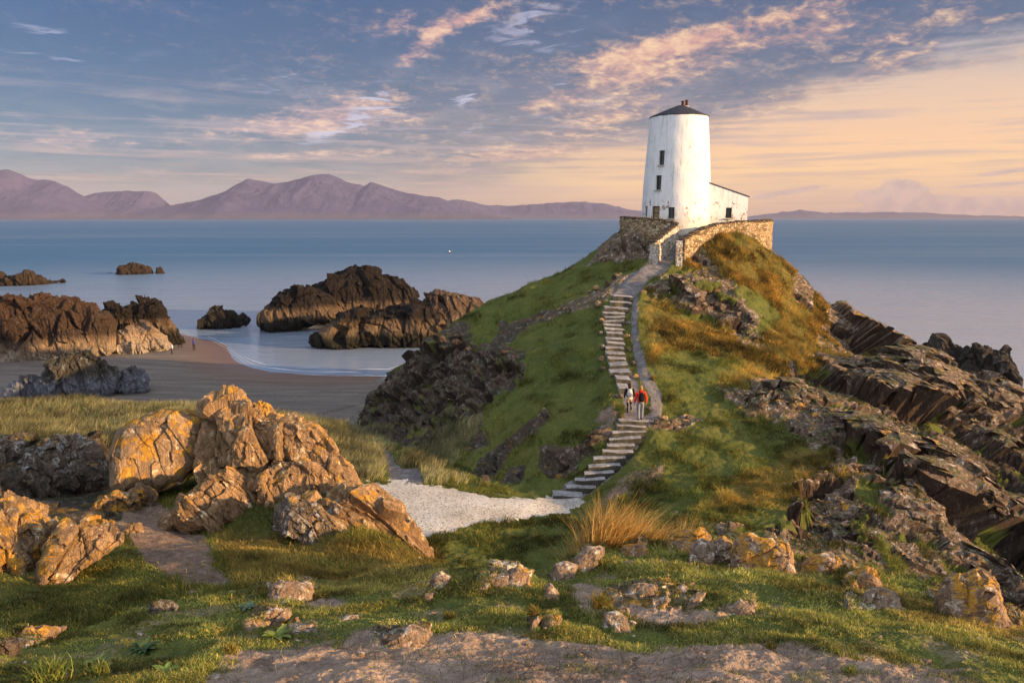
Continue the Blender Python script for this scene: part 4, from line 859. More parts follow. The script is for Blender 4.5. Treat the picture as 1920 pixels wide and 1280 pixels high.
# --- stones set in the near ledge
def ledge_stone(label, poly, mat=None, seed=0, thick=.6, name='stone', amp=1.0, group=None, sinkpx=6):
    poly = [(a, b_) for a, b_ in poly]; cx = sum(a for a, _ in poly) / len(poly); by_ = max(b_ for _, b_ in poly)
    ty_ = min(b_ for _, b_ in poly); g_ = hit(cx, by_ - 2); D = g_.y; h_ = (by_ - ty_)
    poly = [(cx + (a - cx) * 1.12, b_ + (h_ * .55 if b_ > (ty_ + by_) / 2 else 0)) for a, b_ in poly]
    return rock_thing(name, label, 'stone', poly, D + .06, mat or M_stone, seed, thick, amp * .52, group, bed=(.8, .1, .35), stretch=2.0)
def blob(cx, cy, w, h, k=8, rot=0, seed=0):
    rr_ = random.Random(seed * 7 + int(cx)); L = []
    for i in range(k):
        a = 2 * math.pi * i / k; q = .8 + .35 * rr_.random(); x = w / 2 * math.cos(a) * q; y = h / 2 * math.sin(a) * q
        L.append((cx + x * math.cos(rot) - y * math.sin(rot), cy + x * math.sin(rot) + y * math.cos(rot)))
    return L
ls_ = ledge_stone
ls_('large pale stone with orange lichen at the far right of the ledge', [(1765, 1122), (1768, 1100), (1785, 1082), (1815, 1074), (1832, 1066), (1848, 1080), (1860, 1096), (1885, 1115), (1902, 1140), (1898, 1162), (1860, 1160), (1800, 1140)], M_stoneg, 301, .6)
ls_('long orange lichen stone on the cliff edge right of centre', [(1375, 1040), (1382, 1012), (1402, 996), (1440, 1008), (1470, 1020), (1488, 1040), (1484, 1058), (1440, 1058), (1400, 1056)], M_stoneg, 302, .6)
ls_('rounded gold stone left of the long orange lichen stone', [(1334, 1048), (1340, 1018), (1356, 1006), (1374, 1018), (1378, 1042), (1360, 1052)], M_stoneg, 303, .7)
ls_('tall grey edged stone pointing toward the camera on the cliff edge', [(1294, 1062), (1298, 1022), (1318, 1010), (1340, 1022), (1336, 1040), (1308, 1064)], M_stone, 304, .7)
ls_('orange and grey stone with grass behind, left end of the cliff edge row', [(1254, 1032), (1262, 1005), (1290, 994), (1316, 990), (1330, 1008), (1310, 1024), (1280, 1034)], M_stoneg, 305, .6)
ls_('flat orange stone at the foot of the dry grass tussocks', [(1162, 1036), (1170, 1022), (1196, 1018), (1214, 1030), (1212, 1042), (1180, 1042)], M_stoneg, 306, .6)
ls_('white grey rock bedded in the turf left of the flat orange stone', [(1072, 1060), (1082, 1040), (1100, 1024), (1130, 1024), (1128, 1040), (1100, 1058), (1085, 1070)], M_stone, 307, .6)
ls_('pale rock beside a dark hollow under the dry grass', [(1036, 1078), (1042, 1058), (1060, 1052), (1078, 1058), (1076, 1076), (1052, 1086)], M_stone, 308, .6)
ls_('twin pale stones with orange tops on the right of the ledge', [(1496, 1072), (1504, 1056), (1530, 1042), (1552, 1038), (1572, 1052), (1560, 1068), (1530, 1076)], M_stoneg, 309, .6)
ls_('small orange pointed stone right of the twin pale stones', [(1584, 1070), (1588, 1052), (1598, 1048), (1612, 1064), (1608, 1074)], M_stoneg, 310, .6)
ls_('pale split stone in the middle right turf', [(1584, 1106), (1590, 1082), (1610, 1072), (1622, 1062), (1640, 1066), (1652, 1090), (1636, 1104), (1606, 1110)], M_stoneg, 311, .6)
ls_('grey stone with two orange lichen spots, middle right', [(1608, 1134), (1626, 1112), (1650, 1102), (1678, 1112), (1692, 1134), (1670, 1142), (1636, 1140)], M_stone, 312, .6)
ls_('thin upright pale stones in grass left of the spotted stone', [(1580, 1134), (1584, 1114), (1596, 1106), (1602, 1120), (1598, 1138)], M_stone, 313, .6)
ls_('flat grey stone in grass near the cliff edge', [(1718, 1088), (1726, 1078), (1742, 1078), (1744, 1088), (1728, 1092)], M_stone, 314, .6)
ls_('round knobbly stone beside the bare earth in the centre', [(1134, 1164), (1136, 1150), (1156, 1144), (1172, 1152), (1186, 1170), (1184, 1184), (1160, 1182)], M_stone, 315, .7)
ls_('low brown stone at the edge of the bare earth right of centre', [(1350, 1152), (1366, 1136), (1388, 1124), (1408, 1134), (1412, 1148), (1386, 1154)], M_stone, 316, .5)
ls_('white lichen stone on the brink left of centre', [(508, 1116), (510, 1096), (530, 1086), (556, 1088), (578, 1094), (584, 1112), (560, 1120), (530, 1120)], M_stone, 317, .6)
ls_('pale ridge of stone on the left of the grassy mound', [(806, 1098), (812, 1080), (826, 1072), (842, 1080), (832, 1094), (815, 1104)], M_stone, 318, .6)
ls_('white stone lying on the slope of the grassy mound', [(790, 1126), (798, 1112), (812, 1110), (810, 1120), (800, 1130)], M_stone, 319, .6)
ls_('orange pointed stone on top of the grassy mound', [(952, 1088), (958, 1070), (974, 1060), (988, 1072), (994, 1092), (975, 1100)], M_stoneg, 320, .7)
ls_('broken pale stones left of the mound summit', [(896, 1096), (902, 1084), (930, 1078), (952, 1074), (954, 1090), (920, 1100)], M_stone, 321, .6)
ls_('pale stone below the mound summit', [(892, 1112), (900, 1100), (916, 1094), (914, 1104), (900, 1116)], M_stone, 322, .6)
ls_('brown tooth of stone right of the grassy mound', [(1020, 1112), (1024, 1098), (1032, 1094), (1044, 1108), (1052, 1124), (1036, 1126)], M_stone, 323, .7)
ls_('two thin grey ribs of stone in the dark earth', [(708, 1202), (730, 1192), (768, 1182), (800, 1190), (790, 1200), (745, 1206)], M_stone, 324, .5, amp=1.3)
ls_('flat stone at the margin of the dark earth', [(636, 1162), (650, 1152), (668, 1152), (676, 1162), (660, 1168)], M_stone, 325, .5)
ls_('long grey stone in the turf on the lower left', [(470, 1172), (488, 1156), (516, 1138), (538, 1138), (540, 1152), (510, 1160), (486, 1174)], M_stone, 326, .5)
ls_('pink grey stone behind the broad leaved plant', [(536, 1186), (556, 1174), (584, 1170), (592, 1182), (570, 1192)], M_stone, 327, .5)
ls_('mossy grey rock with a dark hollow in the left turf', [(280, 1140), (286, 1128), (300, 1122), (320, 1126), (332, 1136), (314, 1150), (292, 1150)], M_dark, 328, .5)
ls_('orange and grey rock lying in the turf at the lower left corner', [(30, 1194), (50, 1178), (80, 1170), (120, 1172), (118, 1180), (70, 1192), (40, 1204)], M_stoneg, 329, .4)
ls_('dark rock at the bottom left edge of the turf', [(-20, 1230), (-10, 1204), (20, 1198), (50, 1200), (40, 1214), (10, 1232)], M_dark, 330, .5)
ls_('long rib of grey stone in the hollow right of centre', [(1270, 1138), (1284, 1126), (1306, 1110), (1322, 1108), (1318, 1118), (1296, 1132), (1280, 1142)], M_stone, 331, .5)
ls_('grey ridge stone at the head of the hollow', [(1176, 1108), (1190, 1096), (1208, 1090), (1230, 1096), (1228, 1104), (1196, 1112)], M_stone, 332, .5)
ls_('angular stone casting a dark shadow in the hollow', [(1216, 1134), (1224, 1122), (1250, 1116), (1256, 1124), (1236, 1132), (1222, 1140)], M_stone, 333, .5)
ls_('small stone among others in the middle of the hollow', [(1262, 1112), (1268, 1100), (1280, 1094), (1292, 1104), (1280, 1114)], M_stone, 334, .6)
ls_('three lumps of tan stone at the top of the bare earth', [(995, 1182), (1010, 1176), (1030, 1168), (1044, 1166), (1040, 1176), (1015, 1186)], M_stone, 335, .5)
ls_('pale stone in the grass below the orange flat stone', [(1152, 1060), (1166, 1052), (1186, 1050), (1188, 1058), (1168, 1064)], M_stone, 336, .5)
ls_('flat tan stone at the lower right in trampled grass', [(1608, 1206), (1622, 1202), (1638, 1204), (1640, 1212), (1618, 1214)], M_stone, 337, .5)
ls_('wide tan stone sunk in bare soil at the lower right', [(1714, 1244), (1724, 1236), (1744, 1234), (1742, 1242), (1722, 1248)], M_stone, 338, .5)
ls_('lone white stone lying on the dirt path', [(352, 1112), (358, 1106), (372, 1106), (376, 1114), (364, 1118)], M_stone, 339, .5)
ls_('small brown stone near the brink beside the dirt path', [(428, 1112), (432, 1107), (440, 1108), (441, 1114), (434, 1116)], M_out, 340, .6)
# scattered pebbles
peb = random.Random(5); pro = None; cnt = 0
while cnt < 90:
    px, py = peb.uniform(20, 1900), peb.uniform(1130, 1275)
    h_ = hit(px, py)
    if h_.y > 8: continue
    if pro is None:
        pro = rock_thing('pebble', 'small loose pebble lying on the ledge', 'pebble', blob(960, 1200, 14, 9, 8, 0, 3), 4.4, M_stone, 350, .8, group='loose pebbles on the ledge', n=9); pc = Vector(P(960, 1200, 4.4)); Vp_ = np.array([v.co[:] for v in pro.data.vertices]) + np.array(pro.location) - np.array(pc)
        pro.data.vertices.foreach_set('co', (Vp_).ravel().astype(np.float32)); o = pro
    else:
        o = pro.copy(); COL.objects.link(o)
    s_ = peb.choice([.3, .4, .5, .6, .9]); o.location = h_ + Vector((0, 0, .002)); o.scale = (s_ * peb.uniform(.8, 1.4), s_, s_ * .8); o.rotation_euler = (0, 0, peb.uniform(0, 6.3)); cnt += 1
# stones beside the steps
edge = [(1128, 600, 12, 8), (1126, 625, 9, 8), (1129, 650, 10, 10), (1128, 672, 11, 9), (1131, 690, 10, 6), (1178, 605, 10, 6), (1176, 630, 12, 8), (1180, 655, 10, 8), (1187, 680, 10, 8), (1192, 705, 12, 8), (1160, 742, 16, 8), (1160, 778, 8, 12), (1168, 782, 8, 10), (1215, 765, 10, 7), (1228, 790, 14, 9), (1246, 784, 16, 9), (1262, 790, 14, 7), (1290, 782, 10, 6), (1118, 540, 14, 8), (1105, 548, 12, 8), (1132, 555, 10, 10), (1123, 570, 14, 12)]
ordn = ['top', 'second', 'third', 'fourth', 'bottom']
elab = ['%s pale stone in the row left of the upper steps' % o for o in ordn] + ['%s pale stone in the strip between the upper steps and the dirt path' % o for o in ordn] + \
    ['flat stone jutting from grass left of the hikers', 'upright stone at the head of the lower steps, outer one', 'upright stone at the head of the lower steps, inner one', 'stone close behind the hiker in red', 'stone beside the foot of the dirt path', 'white stone group beside the path foot, left one',
     'white stone group beside the path foot, middle one', 'white stone group beside the path foot, right one', 'brown stone on the bank above the upper steps, highest', 'brown stone on the bank above the upper steps, farthest left', 'brown stone on the bank above the upper steps, nearest the steps', 'large brown stone on the bank above the upper steps, lowest']
for k, (a, b_, w_, h_) in enumerate(edge):
    D = hit(a, b_ + h_ / 2).y
    rock_thing('edge_stone', elab[k], 'stone', blob(a, b_, w_, h_, 8, 0, k), D, M_grey if k % 3 else M_stoneg, 400 + k, .8, group='stones bordering the steps and path', n=12)
# ------------------------------------------------------------------ white tower
def white_material(name):
    m, t, b = new_mat(name); geo = t.nodes.new('ShaderNodeNewGeometry'); pos = geo.outputs['Position']
    n1 = t.noise(pos, .8, 6, .65); n2 = t.noise(pos, 5, 6, .7); st_ = t.noise(t.mapping(pos, (2.2, 2.2, .28)), 1.6, 6, .7)
    c = t.mix(t.ss(st_, .50, .68, 0, .6), (.86, .85, .82), (.46, .44, .38))
    c = t.mix(t.ss(n1, .5, .72, 0, .35), c, (.55, .56, .50))
    zz = t.new('ShaderNodeSeparateXYZ', {0: pos}, out=2)
    pl = t.noise(t.mapping(pos, (1, 1, .8), loc=(3, 1, 2)), 2.6, 8, .78)
    low = t.ss(zz, 3.0, -.4, -.03, .045)
    c = t.mix(t.ss(t.add(pl, low), .606, .622), c, t.mix(n2, (.22, .07, .04), (.34, .24, .14)))
    mud = t.ss(t.add(zz, t.mul(t.sub(n1, .5), 2.0)), .6, -1.0, 0, .45); c = t.mix(mud, c, (.42, .38, .24))
    t.links.new(c, b.inputs['Base Color']); b.inputs['Roughness'].default_value = .85
    t.links.new(t.bump(t.add(n2, t.mul(n1, 2)), .6, .03), b.inputs['Normal']); return m
def plain(name, col, rough=.7, spec=.3, ns=8, var=.35, metal=0):
    m, t, b = new_mat(name); tc_ = t.nodes.new('ShaderNodeTexCoord').outputs['Object']
    n = t.noise(tc_, ns, 4, .6)
    t.links.new(t.mix(t.ss(n, .3, .7), tuple(c * (1 - var) for c in col), tuple(min(1, c * (1 + var)) for c in col)), b.inputs['Base Color'])
    b.inputs['Roughness'].default_value = rough; b.inputs['Specular IOR Level'].default_value = spec; b.inputs['Metallic'].default_value = metal; return m
M_white = white_material('weathered_whitewash')
M_slate = plain('dark_slate', (.028, .028, .038), .7, .3, 6)
M_frame = plain('dark_window_frame', (.05, .045, .04), .6); M_glass = plain('dark_pane', (.02, .024, .03), .12, .6, 2)
M_door = plain('boarded_door', (.30, .22, .12), .8, .2, 5); M_sill = plain('stained_sill', (.45, .42, .36), .8)
M_pot = plain('chimney_pot_clay', (.10, .035, .025), .8); M_stack = plain('whitewashed_stack', (.62, .58, .5), .85)
TD = 62.0
tcx = P(1266, 425, TD)[0]; TC = Vector((tcx, TD, 0))
tower = empty('lighthouse', (tcx, TD, -1.6)); tag(tower, 'tall tapering white round lighthouse tower with a dark conical roof and a lean-to annexe', 'lighthouse')
zt = P(1266, 220, TD)[2]
prof = [(-2.2, 64.5), (P(0, 425, TD)[2], 62.8), (P(0, 400, TD)[2], 62.2), (P(0, 350, TD)[2], 60.3), (P(0, 290, TD)[2], 56.6), (zt - .25, 52.2), (zt, 51.8)]
mpp = TD / FPX
def Rz(z): return float(np.interp(z, [a for a, _ in prof], [b_ * mpp for _, b_ in prof]))
def opening(px, py, w, h):
    """opening on the cylinder: angle range and z range"""
    z = P(px, py, TD - 2.4)[2]; hz = h * mpp / 2 * .97; R0 = Rz(z); s_ = (px - 1266) * mpp * (TD - 2.0) / TD / R0
    a = math.asin(max(-.985, min(.985, s_))); hw = w * mpp / 2 / R0 / max(.30, math.cos(a))
    return a - hw, a + hw, z - hz, z + hz
WINS = [('window', opening(1227, 295, 8.6, 26)), ('window', opening(1222.5, 342, 8.6, 26)), ('window', opening(1245, 399, 10.5, 20)), ('window', opening(1205.2, 396, 3.2, 20)), ('door', opening(1219, 400, 11.5, 26))]
def tower_wall():
    A = sorted(set(list(np.linspace(-math.pi, math.pi, 145)) + [x for _, w_ in WINS for x in w_[:2]]))
    Zs = sorted(set(list(np.linspace(-2.2, zt, 60)) + [x for _, w_ in WINS for x in w_[2:]]))
    A = [a for i, a in enumerate(A) if i == 0 or a - A[i - 1] > 1e-5]
    bm = bmesh.new(); g = [[None] * len(A) for _ in Zs]
    for i, z in enumerate(Zs):
        for j, a in enumerate(A[:-1]):
            rr_ = Rz(z) + .012 * math.sin(a * 9 + z * 2) * math.sin(z * 1.3 + a)
            g[i][j] = bm.verts.new((rr_ * math.sin(a), -rr_ * math.cos(a), z + 1.6))
        g[i][len(A) - 1] = g[i][0]
    for i in range(len(Zs) - 1):
        for j in range(len(A) - 1):
            ac, zc = (A[j] + A[j + 1]) / 2, (Zs[i] + Zs[i + 1]) / 2
            if any(w_[0] < ac < w_[1] and w_[2] < zc < w_[3] for _, w_ in WINS): continue
            bm.faces.new((g[i][j], g[i][j + 1], g[i + 1][j + 1], g[i + 1][j]))
    for _, (a0, a1, z0, z1) in WINS:      # reveals
        cs = [(a0, z0), (a1, z0), (a1, z1), (a0, z1)]
        for k in range(4):
            (aa, za), (ab, zb_) = cs[k], cs[(k + 1) % 4]
            def pt(a, z, d): r0 = Rz(z) - d; return bm.verts.new((r0 * math.sin(a), -r0 * math.cos(a), z + 1.6))
            bm.faces.new((pt(aa, za, 0), pt(ab, zb_, 0), pt(ab, zb_, .35), pt(aa, za, .35)))
    o = obj_bm('tower_wall', bm, M_white, tower, True); return o
tower_wall()
def box_local(bm, c, r, u, n, w, h, d, w0=0):
    """box centred at c spanned by right r, up u, normal n"""
    vs = []
    for k in (-1, 1):
        for a, b_ in ((-1, -1), (1, -1), (1, 1), (-1, 1)):
            vs.append(bm.verts.new(c + r * (a * w / 2) + u * (b_ * h / 2) + n * (k * d / 2)))
    for f in ((0, 1, 2, 3), (4, 5, 6, 7), (0, 1, 5, 4), (1, 2, 6, 5), (2, 3, 7, 6), (3, 0, 4, 7)): bm.faces.new([vs[i] for i in f])
def window_in(par, c, r, n, w, h, door=False, label=None):
    u = Vector((0, 0, 1)); fw = .055
    bm = bmesh.new()
    for s_ in (-1, 1): box_local(bm, c + r * (s_ * (w / 2 - fw / 2)), r, u, n, fw, h, .07)
    for z_, hh in ((h / 2 - fw / 2, fw), (-h / 2 + fw / 2, fw), (.04 * h, .045)): box_local(bm, c + u * z_, r, u, n, w - 2 * fw - .002, hh, .066)
    f = obj_bm('door' if door else 'window', bm, M_frame, par)
    if label: f['label'] = label
    bm = bmesh.new(); box_local(bm, c - n * .045, r, u, n, w - .03, h - .03, .02)
    obj_bm('door_panel' if door else 'pane', bm, M_door if door else M_glass, f)
    bm = bmesh.new(); box_local(bm, c - u * (h / 2 + .05) + n * .16, r, u, n, w + .16, .09, .34)
    obj_bm('sill', bm, M_sill, f)
    return f
for kind, (a0, a1, z0, z1) in WINS:
    a = (a0 + a1) / 2; z = (z0 + z1) / 2; R0 = Rz(z) - .20; n = Vector((math.sin(a), -math.cos(a), 0)); r = Vector((math.cos(a), math.sin(a), 0))
    c = Vector((R0 * n.x, R0 * n.y, z + 1.6)); w = 2 * R0 * math.sin((a1 - a0) / 2) * .995; h = (z1 - z0) * .995
    window_in(tower, c, r, n, w, h, kind == 'door', 'pale boarded-up doorway' if kind == 'door' else None)
# roof
bm = bmesh.new(); rz0 = zt + 1.6; ap = P(1270, 198, TD)[2] + 1.6; Rr = 52.5 * mpp + .04
ringz = [(Rr, rz0 - .06), (Rr, rz0), (Rr * .72, rz0 + (ap - rz0) * .33), (Rr * .4, rz0 + (ap - rz0) * .68), (Rr * .12, ap - .02), (0.02, ap + .02)]
prev = None
for rr_, z in ringz:
    ring = [bm.verts.new((rr_ * math.sin(2 * math.pi * k / 16 + .1) + .12 * (z - rz0) / (ap - rz0), -rr_ * math.cos(2 * math.pi * k / 16 + .1), z)) for k in range(16)]
    if prev:
        for k in range(16): bm.faces.new((prev[k], prev[(k + 1) % 16], ring[(k + 1) % 16], ring[k]))
    else: bm.faces.new(ring)
    prev = ring
bm.faces.new(prev); roof = obj_bm('roof', bm, M_slate, tower)
def cyl(bm, c, r, h, k=16, r2=None):
    r2 = r if r2 is None else r2
    lo_ = [bm.verts.new((c[0] + r * math.cos(6.2832 * i / k), c[1] + r * math.sin(6.2832 * i / k), c[2])) for i in range(k)]
    hi_ = [bm.verts.new((c[0] + r2 * math.cos(6.2832 * i / k), c[1] + r2 * math.sin(6.2832 * i / k), c[2] + h)) for i in range(k)]
    bm.faces.new(lo_); bm.faces.new(hi_)
    for i in range(k): bm.faces.new((lo_[i], lo_[(i + 1) % k], hi_[(i + 1) % k], hi_[i]))
bm = bmesh.new(); cyl(bm, (.26, -.05, ap - .25), .13, .53, r2=.12); cyl(bm, (.26, -.05, ap + .28), .15, .05); st1 = obj_bm('chimney_pot', bm, M_pot, roof); 
bm = bmesh.new(); box_local(bm, Vector((.62, .3, ap - .30)), Vector((1, 0, 0)), Vector((0, 0, 1)), Vector((0, 1, 0)), .34, .62, .34); st2 = obj_bm('chimney', bm, M_stack, roof)
bm = bmesh.new(); cyl(bm, (.64, .3, ap + .01), .12, .40, r2=.11); cyl(bm, (.64, .3, ap + .41), .14, .05); obj_bm('chimney_pot', bm, M_pot, roof)
# annexe: lean-to whose end wall faces the steps
def annexe():
    xl = -.4; xr = P(1400, 380, TD - 1)[0] - tcx; yf = -1.35; yb = 2.1
    fl = P(1325, 342, TD - 1.3)[2] + 1.6; fr = P(1400, 369, TD - 1.3)[2] + 1.6; xs_ = P(1325, 342, TD - 1.3)[0] - tcx
    sl_ = (fr - fl) / (xr - xs_); ztop = lambda x: fl + sl_ * (x - xs_)
    wx0, wx1 = P(1360.5, 399, TD - 1.3)[0] - tcx, P(1372, 399, TD - 1.3)[0] - tcx; wz0, wz1 = P(1366, 409, TD - 1.3)[2] + 1.6, P(1366, 389.5, TD - 1.3)[2] + 1.6
    bm = bmesh.new(); zb_ = -.6
    X = sorted(list(np.linspace(1.6, xr, 14)) + [wx0, wx1])
    for x0, x1 in zip(X[:-1], X[1:]):
        segs = [(zb_, wz0), (wz0, wz1), (wz1, None)]
        for k, (z0, z1) in enumerate(segs):
            if k == 1 and wx0 - 1e-6 <= x0 and x1 <= wx1 + 1e-6: continue
            a = [(x0, z0), (x1, z0), (x1, z1 if z1 is not None else ztop(x1)), (x0, z1 if z1 is not None else ztop(x0))]
            bm.faces.new([bm.verts.new((x, yf, z)) for x, z in a])
    for (xa, za), (xb, zb2) in (((wx0, wz0), (wx1, wz0)), ((wx1, wz0), (wx1, wz1)), ((wx1, wz1), (wx0, wz1)), ((wx0, wz1), (wx0, wz0))):
        bm.faces.new([bm.verts.new(v) for v in ((xa, yf, za), (xb, yf, zb2), (xb, yf + .3, zb2), (xa, yf + .3, za))])
    bm.faces.new([bm.verts.new(v) for v in ((xr, yf, zb_), (xr, yb, zb_), (xr, yb, ztop(xr)), (xr, yf, ztop(xr)))])
    bm.faces.new([bm.verts.new(v) for v in ((xr, yb, zb_), (1.6, yb, zb_), (1.6, yb, ztop(1.6)), (xr, yb, ztop(xr)))])
    bmesh.ops.remove_doubles(bm, verts=bm.verts, dist=1e-4)
    an = obj_bm('annexe', bm, M_white, tower)
    window_in(an, Vector(((wx0 + wx1) / 2, yf + .17, (wz0 + wz1) / 2)), Vector((1, 0, 0)), Vector((0, -1, 0)), wx1 - wx0 - .004, wz1 - wz0 - .004)
    bm = bmesh.new()
    xa = 1.9
    for k, (dz0, dz1) in enumerate(((.003, .07),)):
        vs = [(xa, yf - .05, ztop(xa) + dz0), (xr + .10, yf - .05, ztop(xr + .10) + dz0), (xr + .10, yb + .05, ztop(xr + .10) + dz0), (xa, yb + .05, ztop(xa) + dz0)]
        b0 = [bm.verts.new(v) for v in vs]; b1 = [bm.verts.new((v[0], v[1], v[2] + .07)) for v in vs]
        bm.faces.new(b0); bm.faces.new(b1)
        for i in range(4): bm.faces.new((b0[i], b0[(i + 1) % 4], b1[(i + 1) % 4], b1[i]))
    obj_bm('annexe_roof', bm, M_slate, an)
annexe()

# ------------------------------------------------------------------ rubble walls
def rubble_material(name, wash=0.0, warm=1.0):
    m, t, b = new_mat(name); pos = t.nodes.new('ShaderNodeNewGeometry').outputs['Position']
    p = t.mapping(pos, (1, 1, 1.5)); pd = t.new('ShaderNodeVectorMath', {0: p, 1: t.mapping(t.noise(pos, 3, 3, .6, out=1), (.12,) * 3)}, out='Vector', operation='ADD')
    e = t.vor(pd, 3.6, 'DISTANCE_TO_EDGE'); cc = t.vor(pd, 3.6, 'F1', 'Color')
    cs = t.new('ShaderNodeSeparateColor', {0: cc}, out=0)
    c = t.ramp(cs, [(0, (.18, .12, .065)), (.35, (.42, .28, .14)), (.7, (.58, .42, .23)), (1, (.64, .53, .36))])
    n = t.noise(pos, 12, 5, .7); c = t.mix(t.ss(n, .35, .7, 0, .4), c, (.2, .17, .13))
    c = t.mix(t.ss(e, .05, .0), c, (.14, .11, .08))
    if wash: c = t.mix(t.ss(t.noise(pos, 2.6, 6, .7), .62, .40, 0, wash), c, (.66, .65, .60))
    wl = t.noise(t.mapping(pos, loc=(5, 5, 5)), 6, 7, .75); c = t.mix(t.ss(wl, .60, .68, 0, .7), c, (.6, .58, .52))
    t.links.new(c, b.inputs['Base Color']); b.inputs['Roughness'].default_value = .92
    t.links.new(t.bump(t.add(t.ss(e, 0, .12), t.mul(n, .4)), 1.0, .06), b.inputs['Normal']); return m
M_wall = rubble_material('rubble_masonry'); M_wwall = rubble_material('limewashed_rubble', .92); M_cope = rock_material('coping_stone', (.55, .52, .5), .3, .6, 2.5, .03)
def wall_thing(name, label, pts, th, mat, cope=True, seed=0):
    """pts: (x, y, ztop, zbottom) along the wall"""
    pts = np.array(pts, float); seg = np.hypot(np.diff(pts[:, 0]), np.diff(pts[:, 1])); s_ = np.r_[0, np.cumsum(seg)]
    n = max(6, int(s_[-1] / .10)); t_ = np.linspace(0, s_[-1], n); C = np.array([np.interp(t_, s_, pts[:, k]) for k in range(4)]).T
    k5 = max(1, n // 14); pad = np.pad(C, ((k5, k5), (0, 0)), 'edge'); C = np.array([pad[i:i + 2 * k5 + 1].mean(0) for i in range(n)]) if n > 20 else C
    tx, ty = np.gradient(C[:, 0]), np.gradient(C[:, 1]); L = np.hypot(tx, ty) + 1e-9; nx, ny = -ty / L, tx / L
    prof_ = [(-.5, -1.0)] + [(-.5, v) for v in np.linspace(-.9, 0, 16)][1:] + [(v, 0.0) for v in np.linspace(-.5, .5, 5)][1:] + [(.5, v) for v in np.linspace(0, -1.0, 17)][1:]
    rows = []
    for a, v in prof_:
        z = C[:, 2] + (C[:, 2] - C[:, 3]) * v; w_ = th * (1 + .18 * (-v))
        rows.append(np.stack([C[:, 0] + nx * a * w_, C[:, 1] + ny * a * w_, z], -1))
    G = np.array(rows); q_ = G.reshape(-1, 3)
    f, e = facets(q_[:, 0], q_[:, 1], q_[:, 2] * 1.5, 2.6, seed + 60, .5); d = .07 * f - .03 * (1 - sstep(e, 0, .15))
    top = np.repeat(np.array([1.0 if v == 0 else 0 for a, v in prof_]), n)
    cenl = np.tile(C, (len(prof_), 1)); out = np.stack([q_[:, 0] - cenl[:, 0], q_[:, 1] - cenl[:, 1], 0 * q_[:, 2]], -1); out /= np.linalg.norm(out, axis=1, keepdims=True) + 1e-6
    q_ = q_ + out * d[:, None] + np.outer(top * (.10 * f + .02), [0, 0, 1])
    i_ = np.arange(q_.shape[0]).reshape(len(prof_), n); F = np.stack([i_[:-1, :-1], i_[1:, :-1], i_[1:, 1:], i_[:-1, 1:]], -1).reshape(-1, 4)
    # end caps as strips between front and back rows
    caps = []
    m_ = len(prof_)
    for col in (0, n - 1):
        for k in range((m_ - 1) // 2):
            a, b_, c_, d_ = i_[k, col], i_[k + 1, col], i_[m_ - 2 - k, col], i_[m_ - 1 - k, col]
            if len({a, b_, c_, d_}) == 4: caps.append((a, b_, c_, d_))
    F = np.concatenate([F, np.array(caps)]); base = Vector((float(C[0, 0]), float(C[0, 1]), float(C[:, 3].min())))
    if cope:
        par = empty(name, base); o = mesh_np('masonry', q_ - np.array(base), F, mat, par, smooth=False)
        # rough coping stones along the top, one mesh: a course of the wall
        bm = bmesh.new(); rr_ = random.Random(seed); tt = 0.0
        while tt < s_[-1]:
            w_ = rr_.uniform(.18, .36); k = min(n - 1, int(tt / s_[-1] * (n - 1))); c_ = Vector(C[k, :3]); yaw = math.atan2(ty[k], tx[k]) + rr_.uniform(-.2, .2)
            mt = Matrix.Translation(c_ + Vector((0, 0, .05)) - base) @ Matrix.Rotation(yaw, 4, 'Z') @ Matrix.Rotation(rr_.uniform(-.35, .35), 4, 'Y') @ Matrix.Diagonal((w_, th * rr_.uniform(.95, 1.25), rr_.uniform(.14, .30), 1))
            g_ = bmesh.ops.create_icosphere(bm, subdivisions=2, radius=.5)
            for v in g_['verts']:
                v.co = mt @ (Vector([math.copysign(abs(x * 2) ** .5, x) / 2 for x in v.co]) + Vector((rr_.uniform(-.05, .05), rr_.uniform(-.05, .05), rr_.uniform(-.05, .05))))
            tt += w_ * .85
        obj_bm('coping', bm, M_cope, par); tag(par, label, 'stone wall'); return par
    o = mesh_np(name, q_ - np.array(base), F, mat, None, smooth=False, loc=base); tag(o, label, 'stone wall'); return o
def wp(px, pyt, D, drop): x, y, z = P(px, pyt, D); return (x, y, z, z - drop)
wall_thing('stone_wall', 'grey shaded rubble wall curving round the left of the lighthouse', [wp(1166, 409, 62.5, 1.7), wp(1185, 410, 60.6, 1.8), wp(1215, 412, 59.2, 2.0), wp(1245, 415, 58.6, 2.2), wp(1268, 420, 58.3, 2.4)], .5, M_wall, True, 1)
wall_thing('stone_wall', 'white limewashed wall on the left of the gateway path', [wp(1268, 421, 58.2, 2.4), wp(1250, 434, 57.0, 2.2), wp(1236, 446, 56.0, 2.0), wp(1223, 455, 55.2, 2.0)], .5, M_wwall, True, 2)
wall_thing('stone_wall', 'golden sunlit rubble wall sweeping round the right of the lighthouse', [wp(1274, 455, 55.2, 2.2), wp(1290, 443, 56.0, 2.4), wp(1312, 431, 57.2, 2.4), wp(1345, 421, 58.4, 2.6), wp(1385, 417, 59.2, 2.8), wp(1422, 415.5, 60.0, 3.6), wp(1440, 415, 61.2, 3.6), wp(1444, 415, 63.5, 3.6), wp(1430, 415, 66, 3.6)], .55, M_wall, True, 3)
wall_thing('gate_pier', 'white limewashed pier at the near end of the golden wall', [wp(1268, 452, 54.85, 2.0), wp(1280, 452, 54.8, 2.0)], .5, M_wwall, False, 4)

